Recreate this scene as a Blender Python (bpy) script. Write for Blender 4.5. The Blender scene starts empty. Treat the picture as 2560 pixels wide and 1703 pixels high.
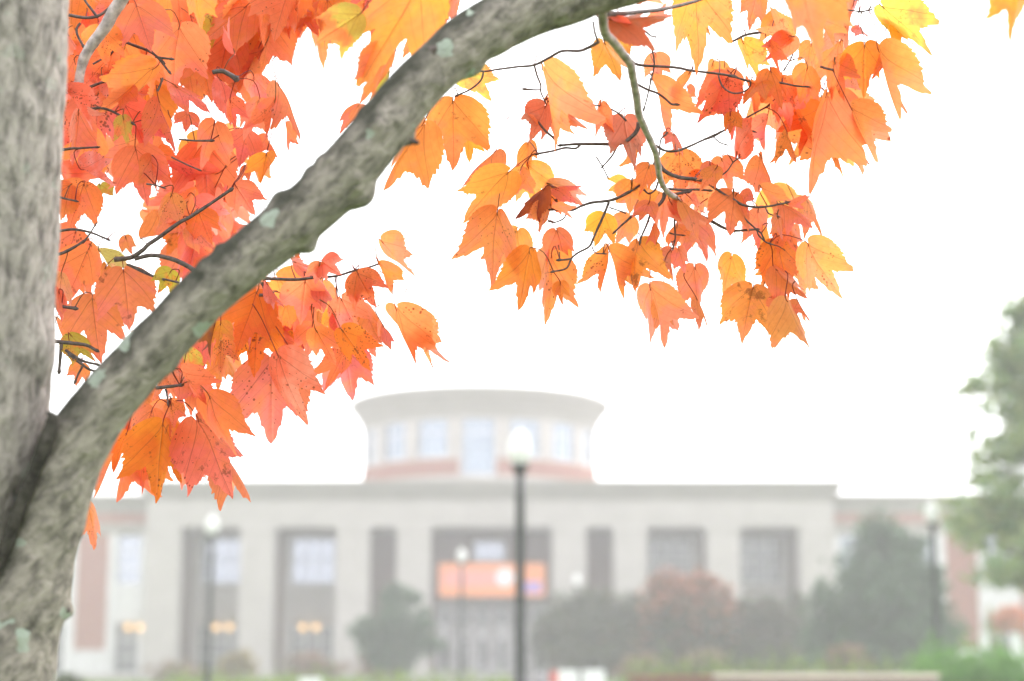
import bpy, bmesh, math, random
import numpy as np
from mathutils import Vector, Matrix, noise
R = math.radians
random.seed(11)
rng = np.random.default_rng(11)
SC = bpy.context.scene
COL = SC.collection

# ------------------------------------------------------------------ camera
W0, H0, CX, CY = 2560.0, 1703.0, 1280.0, 851.5
LENS = 65.0
F = LENS / 36.0 * W0
EYE = Vector((0, 0, 1.6))
PITCH = math.atan((1738 - CY) / F)
FWD = Vector((0, math.cos(PITCH), math.sin(PITCH)))
UP = Vector((0, -math.sin(PITCH), math.cos(PITCH)))
RT = Vector((1, 0, 0))
cd = bpy.data.cameras.new('camera')
cam = bpy.data.objects.new('camera', cd)
COL.objects.link(cam)
cam.location = EYE
cam.rotation_euler = (math.pi / 2 + PITCH, 0, 0)
cd.lens = LENS
cd.sensor_width = 36
cd.clip_start = 0.05
cd.clip_end = 2000
cd.dof.use_dof = True
cd.dof.focus_distance = 2.3
cd.dof.aperture_fstop = 4.0
SC.camera = cam

# ------------------------------------------------------------------ light
SUN_EL, SUN_AZ = R(58), R(50)          # azimuth measured from +Y (away from camera) towards +X (right)
wd = bpy.data.worlds.new('World')
SC.world = wd
wd.use_nodes = True
nt = wd.node_tree
bg = nt.nodes['Background']
sky = nt.nodes.new('ShaderNodeTexSky')
sky.sky_type = 'NISHITA'
sky.sun_disc = False
sky.sun_elevation = SUN_EL
sky.sun_rotation = SUN_AZ
sky.air_density = 1.0
sky.dust_density = 1.5
sky.ozone_density = 1.0
hs = nt.nodes.new('ShaderNodeHueSaturation')
hs.inputs['Saturation'].default_value = 0.04     # a thin white overcast
nt.links.new(sky.outputs[0], hs.inputs['Color'])
nt.links.new(hs.outputs[0], bg.inputs['Color'])
bg.inputs['Strength'].default_value = 0.15
sl = bpy.data.lights.new('sun', 'SUN')
sl.energy = 0.5
sl.angle = R(22)
sl.color = (1.0, 0.94, 0.88)
sun = bpy.data.objects.new('sun', sl)
COL.objects.link(sun)
sd = Vector((math.sin(SUN_AZ) * math.cos(SUN_EL), math.cos(SUN_AZ) * math.cos(SUN_EL), math.sin(SUN_EL)))
sun.rotation_euler = sd.to_track_quat('Z', 'Y').to_euler()
sun.location = (30, 20, 40)
SC.view_settings.view_transform = 'Standard'
SC.view_settings.look = 'None'
SC.view_settings.exposure = 2.03
SC.view_settings.gamma = 1
SC.view_settings.use_curve_mapping = False
SC.cycles.use_denoising = True
SC.cycles.max_bounces = 8
SC.cycles.transparent_max_bounces = 12
SC.cycles.volume_bounces = 1
SC.cycles.sample_clamp_indirect = 6

# ------------------------------------------------------------------ helpers
def px(x, y, d):
    """photo pixel (2560 wide) at depth d metres along the view axis -> world"""
    return EYE + d * (FWD + RT * ((x - CX) / F) + UP * ((CY - y) / F))
K = W0 / 2357.0
def on(xd, yd, Y):
    """pixel of the 2357-wide view on the vertical plane at world Y"""
    x, y = xd * K, yd * K
    v = FWD + RT * ((x - CX) / F) + UP * ((CY - y) / F)
    return EYE + v * (Y / v.y)
def XX(xd, Y, yd=1360): return on(xd, yd, Y).x
def ZZ(yd, Y): return on(1178, yd, Y).z
def gz(Y):
    t = min(max((Y - 20) / 70.0, 0), 1)
    return 2.35 * t

def tag(o, label=None, cat=None, group=None, kind=None):
    if label: o['label'] = label
    if cat: o['category'] = cat
    if group: o['group'] = group
    if kind: o['kind'] = kind
    return o
def empty(name, loc, label, cat, group=None):
    o = bpy.data.objects.new(name, None)
    o.empty_display_size = 0.2
    COL.objects.link(o)
    o.location = loc
    return tag(o, label, cat, group)

class MB:
    """collects shapes (world coordinates) into one mesh"""
    def __init__(s): s.v, s.f, s.m = [], [], []
    def add(s, vs, fs, mi=0):
        b = len(s.v)
        s.v.extend([tuple(p) for p in vs])
        s.f.extend([tuple(i + b for i in q) for q in fs])
        s.m.extend([mi] * len(fs))
    def box(s, x0, x1, y0, y1, z0, z1, mi=0):
        vs = [(x, y, z) for z in (z0, z1) for y in (y0, y1) for x in (x0, x1)]
        s.add(vs, [(0, 2, 3, 1), (4, 5, 7, 6), (0, 1, 5, 4), (2, 6, 7, 3), (0, 4, 6, 2), (1, 3, 7, 5)], mi)
    def lathe(s, c, prof, n=32, mi=0, a0=0, a1=2 * math.pi, cap=True):
        full = abs(a1 - a0 - 2 * math.pi) < 1e-6
        k = n if full else n + 1
        vs = [(c[0] + r * math.cos(a0 + (a1 - a0) * i / n), c[1] + r * math.sin(a0 + (a1 - a0) * i / n), c[2] + z) for r, z in prof for i in range(k)]
        fs = []
        for j in range(len(prof) - 1):
            for i in range(n):
                i2 = (i + 1) % k
                fs.append((j * k + i, j * k + i2, (j + 1) * k + i2, (j + 1) * k + i))
        if cap and full:
            fs.append(tuple(range(k))[::-1])
            fs.append(tuple((len(prof) - 1) * k + i for i in range(k)))
        s.add(vs, fs, mi)
    def ringseg(s, c, r0, r1, z0, z1, a0, a1, n=6, mi=0):
        vs = []
        for i in range(n + 1):
            a = a0 + (a1 - a0) * i / n
            for r in (r0, r1):
                for z in (z0, z1):
                    vs.append((c[0] + r * math.cos(a), c[1] + r * math.sin(a), c[2] + z))
        fs = []
        for i in range(n):
            a, b = 4 * i, 4 * i + 4
            fs += [(a, b, b + 1, a + 1), (a + 2, a + 3, b + 3, b + 2), (a, a + 2, b + 2, b), (a + 1, b + 1, b + 3, a + 3)]
        fs += [(0, 1, 3, 2), (4 * n, 4 * n + 2, 4 * n + 3, 4 * n + 1)]
        s.add(vs, fs, mi)
    def tube(s, pts, rad, n=8, mi=0, sub=4, rough=0.0, rs=30.0, bumps=()):
        P, Q = spline(pts, rad, sub)
        up = Vector((0.13, -0.9, 0.41))
        vs, fs = [], []
        prev = None
        for i, p in enumerate(P):
            t = (P[min(i + 1, len(P) - 1)] - P[max(i - 1, 0)]).normalized()
            if prev is None:
                a = t.cross(up).normalized()
            else:
                a = (prev - t * prev.dot(t)).normalized()
            prev = a
            b = t.cross(a)
            for k in range(n):
                an = 2 * math.pi * k / n
                d = a * math.cos(an) + b * math.sin(an)
                q = p + d * Q[i]
                if rough:
                    h = noise.noise(q * rs) * 0.6 + noise.noise(q * rs * 2.7) * 0.35
                    r = Q[i] * (1 + rough * h)
                    for bc, br, bh in bumps:
                        dd = (q - bc).length / br
                        if dd < 1: r += bh * (1 - dd * dd) ** 2
                    q = p + d * r
                vs.append(q)
        m = len(P)
        for i in range(m - 1):
            for k in range(n):
                k2 = (k + 1) % n
                fs.append((i * n + k, i * n + k2, (i + 1) * n + k2, (i + 1) * n + k))
        fs.append(tuple(range(n))[::-1])
        fs.append(tuple((m - 1) * n + k for k in range(n)))
        s.add(vs, fs, mi)
    def build(s, name, mats, parent=None, smooth=False, bevel=0):
        me = bpy.data.meshes.new(name)
        me.from_pydata(s.v, [], s.f)
        mats = mats if isinstance(mats, (list, tuple)) else [mats]
        for m in mats: me.materials.append(m)
        if any(s.m): me.polygons.foreach_set('material_index', s.m)
        if smooth: me.polygons.foreach_set('use_smooth', [True] * len(s.f))
        bm = bmesh.new(); bm.from_mesh(me)
        bmesh.ops.recalc_face_normals(bm, faces=bm.faces)
        bm.to_mesh(me); bm.free()
        return link(name, me, parent, bevel)
def link(name, me, parent=None, bevel=0):
    o = bpy.data.objects.new(name, me)
    COL.objects.link(o)
    if parent:
        M = Matrix.Identity(4)
        q = parent
        while q is not None:
            M = Matrix.Translation(q.location) @ M
            q = q.parent
        me.transform(M.inverted())
        o.parent = parent
    if bevel:
        b = o.modifiers.new('bevel', 'BEVEL'); b.width = bevel; b.segments = 2; b.limit_method = 'ANGLE'
    return o
def spline(pts, rad, sub):
    pts = [Vector(p) for p in pts]
    if len(pts) < 3: sub = max(sub, 3)
    P, Q = [], []
    n = len(pts)
    for i in range(n - 1):
        p0, p1, p2, p3 = pts[max(i - 1, 0)], pts[i], pts[i + 1], pts[min(i + 2, n - 1)]
        for k in range(sub):
            t = k / sub
            P.append(0.5 * ((2 * p1) + (p2 - p0) * t + (2 * p0 - 5 * p1 + 4 * p2 - p3) * t * t + (3 * p1 - p0 - 3 * p2 + p3) * t ** 3))
            s = t * t * (3 - 2 * t)
            Q.append(rad[i] * (1 - s) + rad[i + 1] * s)
    P.append(pts[-1]); Q.append(rad[-1])
    return P, Q

# ------------------------------------------------------------------ materials
class NT:
    def __init__(s, name):
        s.mat = bpy.data.materials.new(name); s.mat.use_nodes = True
        s.t = s.mat.node_tree; s.t.nodes.clear()
        s.out = s.n('ShaderNodeOutputMaterial')
    def n(s, typ, **kw):
        nd = s.t.nodes.new(typ)
        for k, v in kw.items(): setattr(nd, k, v)
        return nd
    def l(s, a, b): s.t.links.new(a, b)
    def math(s, op, a, b=None, c=None):
        nd = s.n('ShaderNodeMath', operation=op)
        for i, v in enumerate((a, b, c)):
            if v is None: continue
            if isinstance(v, (int, float)): nd.inputs[i].default_value = v
            else: s.l(v, nd.inputs[i])
        return nd.outputs[0]
    def ramp(s, fac, stops, interp='LINEAR'):
        nd = s.n('ShaderNodeValToRGB'); cr = nd.color_ramp; cr.interpolation = interp
        while len(cr.elements) < len(stops): cr.elements.new(0.5)
        for e, (p, c) in zip(cr.elements, stops):
            e.position = p; e.color = (*c, 1) if len(c) == 3 else c
        s.l(fac, nd.inputs[0]); return nd.outputs[0]
    def mix(s, fac, a, b, blend='MIX'):
        nd = s.n('ShaderNodeMix', data_type='RGBA', blend_type=blend)
        for i, v in ((0, fac), (6, a), (7, b)):
            if isinstance(v, (int, float)): nd.inputs[i].default_value = v
            elif isinstance(v, tuple): nd.inputs[i].default_value = (*v[:3], 1)
            else: s.l(v, nd.inputs[i])
        return nd.outputs[2]
    def noise(s, vec, scale, detail=4, rough=0.55, dist=0.0):
        nd = s.n('ShaderNodeTexNoise'); nd.inputs['Scale'].default_value = scale
        nd.inputs['Detail'].default_value = detail; nd.inputs['Roughness'].default_value = rough
        nd.inputs['Distortion'].default_value = dist
        if vec is not None: s.l(vec, nd.inputs['Vector'])
        return nd.outputs['Fac']
    def pos(s): return s.n('ShaderNodeNewGeometry').outputs['Position']
    def bsdf(s, col, rough=0.7, spec=0.3, metal=0.0, bump=None, bs=0.3, bd=0.01):
        b = s.n('ShaderNodeBsdfPrincipled')
        if isinstance(col, tuple): b.inputs['Base Color'].default_value = (*col[:3], 1)
        else: s.l(col, b.inputs['Base Color'])
        if isinstance(rough, (int, float)): b.inputs['Roughness'].default_value = rough
        else: s.l(rough, b.inputs['Roughness'])
        b.inputs['Specular IOR Level'].default_value = spec
        b.inputs['Metallic'].default_value = metal
        if bump is not None:
            bn = s.n('ShaderNodeBump'); bn.inputs['Strength'].default_value = bs; bn.inputs['Distance'].default_value = bd
            s.l(bump, bn.inputs['Height']); s.l(bn.outputs[0], b.inputs['Normal'])
        return b.outputs[0]
    def done(s, sh): s.l(sh, s.out.inputs['Surface']); return s.mat

def m_plain(name, col, rough=0.6, spec=0.3, metal=0.0, var=0.15, scale=3.0):
    t = NT(name); f = t.noise(t.pos(), scale)
    c = t.ramp(f, [(0.3, tuple(x * (1 - var) for x in col)), (0.7, tuple(min(1, x * (1 + var)) for x in col))])
    return t.done(t.bsdf(c, rough, spec, metal))
def m_stone(name, col):
    t = NT(name); p = t.pos()
    f = t.noise(p, 0.8, 6); g = t.noise(p, 14, 3)
    c = t.mix(0.35, t.ramp(f, [(0.3, tuple(x * .86 for x in col)), (0.7, tuple(x * 1.08 for x in col))]), t.ramp(g, [(0.3, tuple(x * .8 for x in col)), (0.7, col)]))
    return t.done(t.bsdf(c, 0.85, 0.2, bump=g, bs=0.2))
def m_brick(name, a, b, mortar):
    t = NT(name); sp = t.n('ShaderNodeSeparateXYZ'); t.l(t.pos(), sp.inputs[0])
    cb = t.n('ShaderNodeCombineXYZ'); t.l(sp.outputs[0], cb.inputs[0]); t.l(sp.outputs[2], cb.inputs[1])
    br = t.n('ShaderNodeTexBrick'); t.l(cb.outputs[0], br.inputs['Vector'])
    br.inputs['Color1'].default_value = (*a, 1); br.inputs['Color2'].default_value = (*b, 1); br.inputs['Mortar'].default_value = (*mortar, 1)
    br.inputs['Scale'].default_value = 1.0; br.inputs['Brick Width'].default_value = 0.22; br.inputs['Row Height'].default_value = 0.075; br.inputs['Mortar Size'].default_value = 0.008
    c = t.mix(0.3, br.outputs[0], t.ramp(t.noise(t.pos(), 1.3), [(0.3, tuple(x * .7 for x in a)), (0.7, b)]))
    return t.done(t.bsdf(c, 0.85, 0.2))
def m_glass(name, col, trans=0.0):
    t = NT(name); g = t.bsdf(col, 0.06, 0.9, 0.55)
    if trans:
        tr = t.n('ShaderNodeBsdfTransparent'); tr.inputs[0].default_value = (0.86, 0.92, 0.9, 1)
        mx = t.n('ShaderNodeMixShader'); mx.inputs[0].default_value = trans
        t.l(g, mx.inputs[1]); t.l(tr.outputs[0], mx.inputs[2]); g = mx.outputs[0]
    return t.done(g)
def m_foliage(name):
    """colour comes from the per-leaf attribute, so each leaf has its own hue"""
    t = NT(name); a = t.n('ShaderNodeAttribute', attribute_name='tint')
    d = t.bsdf(a.outputs['Color'], 0.55, 0.3)
    tr = t.n('ShaderNodeBsdfTranslucent'); t.l(a.outputs['Color'], tr.inputs[0])
    mx = t.n('ShaderNodeMixShader'); mx.inputs[0].default_value = 0.35
    t.l(d, mx.inputs[1]); t.l(tr.outputs[0], mx.inputs[2])
    return t.done(mx.outputs[0])
def m_emit(name, col, st):
    t = NT(name); e = t.n('ShaderNodeEmission'); e.inputs[0].default_value = (*col, 1); e.inputs[1].default_value = st
    return t.done(e.outputs[0])
def m_globe():
    t = NT('white_acrylic'); d = t.bsdf((0.85, 0.86, 0.86), 0.25, 0.5)
    tr = t.n('ShaderNodeBsdfTranslucent'); tr.inputs[0].default_value = (0.88, 0.88, 0.86, 1)
    mx = t.n('ShaderNodeMixShader'); mx.inputs[0].default_value = 0.4
    t.l(d, mx.inputs[1]); t.l(tr.outputs[0], mx.inputs[2]); return t.done(mx.outputs[0])

def m_bark(name, light, dark, lich, moss_shade, stretch, rot=0.0):
    """weathered maple bark: fine fissures, grey-green lichen rosettes, dark algae with painted shading on the upper left side"""
    t = NT(name)
    tc = t.n('ShaderNodeTexCoord'); p = tc.outputs['Object']
    mp = t.n('ShaderNodeMapping'); mp.vector_type = 'TEXTURE'; t.l(p, mp.inputs[0]); mp.inputs['Scale'].default_value = stretch; mp.inputs['Rotation'].default_value = (0, rot, 0)
    v = mp.outputs[0]
    f1 = t.noise(v, 95, 5, 0.65, 0.4); f2 = t.noise(p, 26, 4, 0.6); f3 = t.noise(v, 74, 4, 0.6, 0.5)
    c = t.ramp(f1, [(0.30, dark), (0.48, tuple(.35 * a + .65 * b for a, b in zip(dark, light))), (0.62, light)])
    c = t.mix(t.ramp(f3, [(0.52, (0, 0, 0)), (0.68, (0.6, 0.6, 0.6))]), c, tuple(x * 0.7 for x in dark))
    # algae and mossy growth on the upper left, deepened to paint shading in
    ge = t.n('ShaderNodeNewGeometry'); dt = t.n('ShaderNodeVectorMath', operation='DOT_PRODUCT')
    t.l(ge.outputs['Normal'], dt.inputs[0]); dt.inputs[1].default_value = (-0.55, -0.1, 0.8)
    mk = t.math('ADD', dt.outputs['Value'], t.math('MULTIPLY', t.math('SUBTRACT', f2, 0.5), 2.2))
    mk = t.ramp(mk, [(0.05, (0, 0, 0)), (0.8, (moss_shade, moss_shade, moss_shade))])
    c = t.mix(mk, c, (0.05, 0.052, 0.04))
    # lichen
    vo = t.n('ShaderNodeTexVoronoi'); vo.inputs['Scale'].default_value = 31
    mxv = t.n('ShaderNodeVectorMath', operation='ADD'); t.l(p, mxv.inputs[0])
    nz = t.n('ShaderNodeTexNoise'); nz.inputs['Scale'].default_value = 60; t.l(p, nz.inputs['Vector'])
    sc = t.n('ShaderNodeVectorMath', operation='SCALE'); t.l(nz.outputs['Color'], sc.inputs[0]); sc.inputs['Scale'].default_value = 0.03
    t.l(sc.outputs[0], mxv.inputs[1]); t.l(mxv.outputs[0], vo.inputs['Vector'])
    sel = t.n('ShaderNodeSeparateColor'); t.l(vo.outputs['Color'], sel.inputs[0])
    pick = t.math('GREATER_THAN', sel.outputs[0], 0.45)
    size = t.math('MULTIPLY_ADD', sel.outputs[1], 0.30, 0.08)
    disk = t.math('LESS_THAN', vo.outputs['Distance'], size)
    lm = t.math('MULTIPLY', t.math('MULTIPLY', pick, disk), lich)
    lm = t.math('MULTIPLY', lm, t.ramp(f3, [(0.3, (0.55, 0.55, 0.55)), (0.6, (1, 1, 1))]))
    c = t.mix(lm, c, (0.40, 0.46, 0.40))
    h = t.math('ADD', f1, t.math('MULTIPLY', f3, 0.6))
    return t.done(t.bsdf(c, 0.9, 0.15, bump=h, bs=1.0, bd=0.006))

def m_leaf():
    """maple leaf blade: own base hue, a second hue in patches, dark veins, brown speckles; lets light through"""
    t = NT('maple_leaf')
    A = t.n('ShaderNodeAttribute', attribute_name='tint'); B = t.n('ShaderNodeAttribute', attribute_name='tint2')
    S = t.n('ShaderNodeAttribute', attribute_name='seed')
    uv = t.n('ShaderNodeUVMap', uv_map='UVMap'); sp = t.n('ShaderNodeSeparateXYZ'); t.l(uv.outputs[0], sp.inputs[0])
    u, v = sp.outputs[0], sp.outputs[1]
    ss = t.n('ShaderNodeSeparateColor'); t.l(S.outputs['Color'], ss.inputs[0])
    cb = t.n('ShaderNodeCombineXYZ'); t.l(u, cb.inputs[0]); t.l(v, cb.inputs[1]); t.l(t.math('MULTIPLY', ss.outputs[0], 37.0), cb.inputs[2])
    q = cb.outputs[0]
    au = t.math('ABSOLUTE', u)
    pn = t.noise(q, 2.2, 3, 0.5, 0.3)
    g = t.math('ADD', t.math('MULTIPLY', t.math('SUBTRACT', pn, 0.5), 3.2), t.math('MULTIPLY_ADD', v, 0.9, 0.05))
    c = t.mix(t.ramp(g, [(0.25, (0, 0, 0)), (0.75, (1, 1, 1))]), B.outputs['Color'], A.outputs['Color'])
    mott = t.noise(q, 14, 4, 0.6)
    c = t.mix(1.0, c, t.ramp(mott, [(0.3, (0.90, 0.84, 0.84)), (0.7, (1.0, 1.0, 1.0))]), 'MULTIPLY')
    # veins: three palmate ribs and chevron side veins
    def rib(a, w):
        ca, sa = math.cos(a), math.sin(a)
        d = t.math('ABSOLUTE', t.math('SUBTRACT', t.math('MULTIPLY', au, ca), t.math('MULTIPLY', v, sa)))
        along = t.math('ADD', t.math('MULTIPLY', au, sa), t.math('MULTIPLY', v, ca))
        wid = t.math('MULTIPLY_ADD', along, -w * 0.8, w)
        return t.math('SMOOTH_MIN', 1.0, t.math('MAXIMUM', t.math('SUBTRACT', 1.0, t.math('DIVIDE', d, t.math('MAXIMUM', wid, 0.002))), 0.0), 0.02)
    ve = t.math('MAXIMUM', rib(0.0, 0.013), rib(R(38), 0.010))
    ph = t.math('FRACT', t.math('MULTIPLY', t.math('SUBTRACT', v, t.math('MULTIPLY', au, 0.95)), 7.0))
    sv = t.math('MAXIMUM', t.math('SUBTRACT', 1.0, t.math('MULTIPLY', t.math('ABSOLUTE', t.math('SUBTRACT', ph, 0.5)), 16.0)), 0.0)
    ve = t.math('MAXIMUM', ve, t.math('MULTIPLY', sv, 0.35))
    c = t.mix(t.math('MULTIPLY', ve, 0.6), c, (0.22, 0.05, 0.02))
    # speckles and blotches of decay
    vo = t.n('ShaderNodeTexVoronoi'); vo.inputs['Scale'].default_value = 17; t.l(q, vo.inputs['Vector'])
    dn = t.noise(q, 3.0, 2)
    s1 = t.math('LESS_THAN', vo.outputs['Distance'], t.math('MULTIPLY', t.math('SUBTRACT', dn, 0.36), t.math('MULTIPLY', ss.outputs[1], 1.5)))
    bl = t.noise(q, 5.0, 5, 0.7)
    s2 = t.ramp(t.math('ADD', bl, t.math('MULTIPLY', ss.outputs[2], 0.16)), [(0.70, (0, 0, 0)), (0.78, (1, 1, 1))])
    sp_ = t.math('MAXIMUM', t.math('MULTIPLY', s1, 0.75), t.math('MULTIPLY', s2, 0.6))
    c = t.mix(sp_, c, (0.13, 0.04, 0.018))
    d = t.bsdf(c, 0.38, 0.45, bump=t.math('ADD', ve, t.math('MULTIPLY', mott, 0.6)), bs=0.25, bd=0.002)
    tr = t.n('ShaderNodeBsdfTranslucent'); t.l(c, tr.inputs[0])
    mx = t.n('ShaderNodeMixShader'); mx.inputs[0].default_value = 0.74
    t.l(d, mx.inputs[1]); t.l(tr.outputs[0], mx.inputs[2])
    return t.done(mx.outputs[0])

M = dict(
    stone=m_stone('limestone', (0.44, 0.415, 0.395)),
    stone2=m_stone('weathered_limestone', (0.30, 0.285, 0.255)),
    white=m_plain('white_paint', (0.62, 0.62, 0.63), 0.5),
    brick=m_brick('red_brick', (0.30, 0.11, 0.08), (0.36, 0.15, 0.11), (0.34, 0.3, 0.27)),
    brick_dark=m_brick('brown_brick', (0.16, 0.085, 0.065), (0.2, 0.11, 0.08), (0.2, 0.17, 0.15)),
    brick_orange=m_brick('orange_brick', (0.27, 0.085, 0.05), (0.31, 0.11, 0.07), (0.26, 0.21, 0.18)),
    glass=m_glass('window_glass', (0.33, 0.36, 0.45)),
    glass_dark=m_glass('dark_glass', (0.06, 0.065, 0.07)),  # one dark grey pane colour
    glass_clear=m_glass('clear_glass', (0.25, 0.31, 0.42), 0.42),
    roof=m_plain('roof_membrane', (0.3, 0.3, 0.29), 0.9),
    iron=m_plain('black_iron', (0.02, 0.023, 0.025), 0.45, 0.4),
    globe=m_globe(),
    amber=m_emit('lamp_glow', (1.0, 0.6, 0.22), 0.62),
    fol=m_foliage('foliage'),
    wood=m_plain('shrub_wood', (0.09, 0.07, 0.05), 0.9),
    leaf=m_leaf(),
    twig=m_plain('twig_bark', (0.11, 0.085, 0.08), 0.75, 0.3, var=0.5, scale=160),
    twig_grey=m_plain('grey_twig_bark', (0.46, 0.385, 0.39), 0.8, 0.2, var=0.5, scale=90),
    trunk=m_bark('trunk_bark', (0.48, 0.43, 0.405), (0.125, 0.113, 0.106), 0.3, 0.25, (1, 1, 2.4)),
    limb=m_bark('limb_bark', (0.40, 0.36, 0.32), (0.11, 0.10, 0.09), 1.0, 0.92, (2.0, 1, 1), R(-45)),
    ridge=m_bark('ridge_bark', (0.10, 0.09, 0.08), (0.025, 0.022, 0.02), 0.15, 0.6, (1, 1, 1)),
    paving=m_plain('concrete_paving', (0.13, 0.125, 0.13), 1.0, 0.0),
    coping=m_stone('pale_coping', (0.66, 0.56, 0.5)),
    b_orange=m_plain('orange_vinyl', (0.85, 0.28, 0.09), 0.5, var=0.05),
    b_pink=m_plain('pink_vinyl', (0.80, 0.27, 0.22), 0.5, var=0.05),
    b_white=m_plain('white_vinyl', (0.80, 0.80, 0.85), 0.5, var=0.03),
    b_purple=m_plain('purple_vinyl', (0.36, 0.24, 0.60), 0.5, var=0.05),
    sign_white=m_plain('white_enamel', (0.82, 0.83, 0.86), 0.4, var=0.03),
    sign_red=m_plain('red_enamel', (0.62, 0.10, 0.08), 0.4, var=0.05),
)

# ================================================================== GROUND
def ground():
    xs = np.linspace(-150, 150, 31); ys = np.concatenate([np.linspace(-70, 20, 10), np.linspace(23, 90, 23), np.linspace(100, 230, 8)])
    mb = MB()
    vs = [(x, y, gz(y) + 0.05 * noise.noise(Vector((x * .08, y * .08, 0)))) for y in ys for x in xs]
    n = len(xs)
    mb.add(vs, [(j * n + i, j * n + i + 1, (j + 1) * n + i + 1, (j + 1) * n + i) for j in range(len(ys) - 1) for i in range(n - 1)])
    t = NT('lawn'); p = t.pos()
    c = t.mix(0.5, t.ramp(t.noise(p, 0.6, 5), [(0.3, (0.06, 0.11, 0.025)), (0.7, (0.13, 0.17, 0.05))]), t.ramp(t.noise(p, 30, 4), [(0.3, (0.04, 0.08, 0.02)), (0.7, (0.12, 0.18, 0.05))]))
    m = t.done(t.bsdf(c, 0.95, 0.1, bump=t.noise(p, 60, 3), bs=0.6, bd=0.03))
    o = mb.build('ground', m, smooth=True); tag(o, kind='structure')
    pm = MB()
    for (x0, x1, y0, y1) in ((-14, 12, 92.5, 97.2), (-6.2, 3.6, 62, 92.4)):
        k = 12
        vs = [(x, y0 + (y1 - y0) * j / k, gz(y0 + (y1 - y0) * j / k) + 0.09) for j in range(k + 1) for x in (x0, x1)]
        pm.add(vs, [(2 * j, 2 * j + 1, 2 * j + 3, 2 * j + 2) for j in range(k)])
    tag(pm.build('path', M['paving']), kind='structure')
ground()

# ================================================================== BUILDING
YF = 100.0            # front plane of the portico
GB = 2.35
ctr = XX(1131, YF)
bld = empty('university_building', (ctr, YF, GB), 'long pale limestone and brick building with a colonnaded portico and a round rooftop drum', 'building')
def B(mb, name, mats, parent=None, smooth=False, bevel=0): return mb.build(name, mats, parent or bld, smooth, bevel)
ztop, zcor, zlin = ZZ(1108, YF), ZZ(1150, YF), ZZ(1212, YF)
xl, xr = XX(331, YF), XX(1925, YF)
opens = [(410, 550), (628, 772), (848, 912), (990, 1272), (1350, 1414), (1490, 1630), (1706, 1845)]
edges = [331] + [e for o in opens for e in o] + [1925]
YB = YF + 4.6
for i in range(0, len(edges), 2):
    mb = MB(); a, b = XX(edges[i], YF), XX(edges[i + 1], YF)
    mb.box(a, b, YF, YF + 1.5, GB, zlin)
    mb.box(a - .08, b + .08, YF - .08, YF + 1.58, GB, GB + 0.55)
    mb.box(a - .05, b + .05, YF - .05, YF + 1.55, zlin - 0.32, zlin - 0.004)
    B(mb, 'pillar', M['stone'], bevel=0.03)
mb = MB(); mb.box(xl, xr, YF, YF + 1.52, zlin, zcor)
mb.box(xl - .04, xr + .04, YF - .04, YF + 1.5, zlin + 0.55, zlin + 0.68)
B(mb, 'frieze', M['stone'])
# cornice: stepped and flared profile extruded along the front and the returns
mb = MB()
h = ztop - zcor
for (o, z0, z1) in ((0.12, 0.0, 0.22), (0.24, 0.22, 0.42), (0.36, 0.42, 0.66), (0.5, 0.66, 0.86), (0.58, 0.86, 1.0)):
    mb.box(xl - o, xr + o, YF - o, YF + 24, zcor + h * z0, zcor + h * z1 - .004)
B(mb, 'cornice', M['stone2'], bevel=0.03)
mb = MB(); mb.box(xl + .02, xr - .02, YB, YF + 23, GB, zcor - .01)
B(mb, 'back_wall', M['brick_dark'])
mb = MB(); mb.box(xl + .01, xr - .01, YF + 1.53, YB - .01, zlin + .15, zcor - .02)
B(mb, 'portico_ceiling', M['stone'])
for x0, x1 in ((xl + .02, XX(372, YF)), (XX(1886, YF), xr - .02)):
    mb = MB(); mb.box(x0, x1, YF + 1.51, YB - .01, GB, zlin + .1); B(mb, 'side_wall', M['brick'])
mb = MB(); mb.box(xl - 0.3, xr + .3, YF - 1.2, YB, GB - .3, GB + 0.12); mb.box(xl - 0.3, xr + .3, YF - 1.6, YF - 1.2, GB - .3, GB - 0.02)
B(mb, 'portico_floor', M['paving'])

def window(x0, x1, z0, z1, y, nx, nz, glass, frame=M['white'], fw=0.09, parent=None):
    fr = MB(); d = 0.10
    fr.box(x0, x0 + fw, y - d, y, z0, z1); fr.box(x1 - fw, x1, y - d, y, z0, z1)
    fr.box(x0 + fw, x1 - fw, y - d, y, z0, z0 + fw); fr.box(x0 + fw, x1 - fw, y - d, y, z1 - fw, z1)
    for i in range(1, nx):
        c = x0 + (x1 - x0) * i / nx; fr.box(c - .03, c + .03, y - d + .02, y - .01, z0 + fw, z1 - fw)
    for i in range(1, nz):
        c = z0 + (z1 - z0) * i / nz; fr.box(x0 + fw, x1 - fw, y - d + .025, y - .012, c - .03, c + .03)
    w = B(fr, 'window', frame, parent)
    pn = MB(); pn.box(x0 + fw, x1 - fw, y - .05, y - .03, z0 + fw, z1 - fw)
    B(pn, 'pane', glass, w)
    return w
zu0, zu1, zs0, zl1 = ZZ(1345, YB), ZZ(1235, YB), ZZ(1432, YB), ZZ(1438, YB)
for k, (a, b) in enumerate(opens):
    if k in (2, 3, 4): continue
    c = (XX(a, YF) + XX(b, YF)) / 2; hw = 1.25
    mb = MB()
    mb.box(c - hw - .42, c - hw, YB - .18, YB - .002, GB, zlin); mb.box(c + hw, c + hw + .42, YB - .18, YB - .002, GB, zlin)
    mb.box(c - hw, c + hw, YB - .14, YB - .002, zs0, zu0)
    mb.box(c - hw, c + hw, YB - .14, YB - .002, zu1, zlin)
    B(mb, 'window_surround', M['stone'])
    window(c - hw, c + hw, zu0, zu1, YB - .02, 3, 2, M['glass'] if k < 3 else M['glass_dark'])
    window(c - hw, c + hw, GB + .5, zl1, YB - .02, 3, 3, M['glass_dark'])
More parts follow.
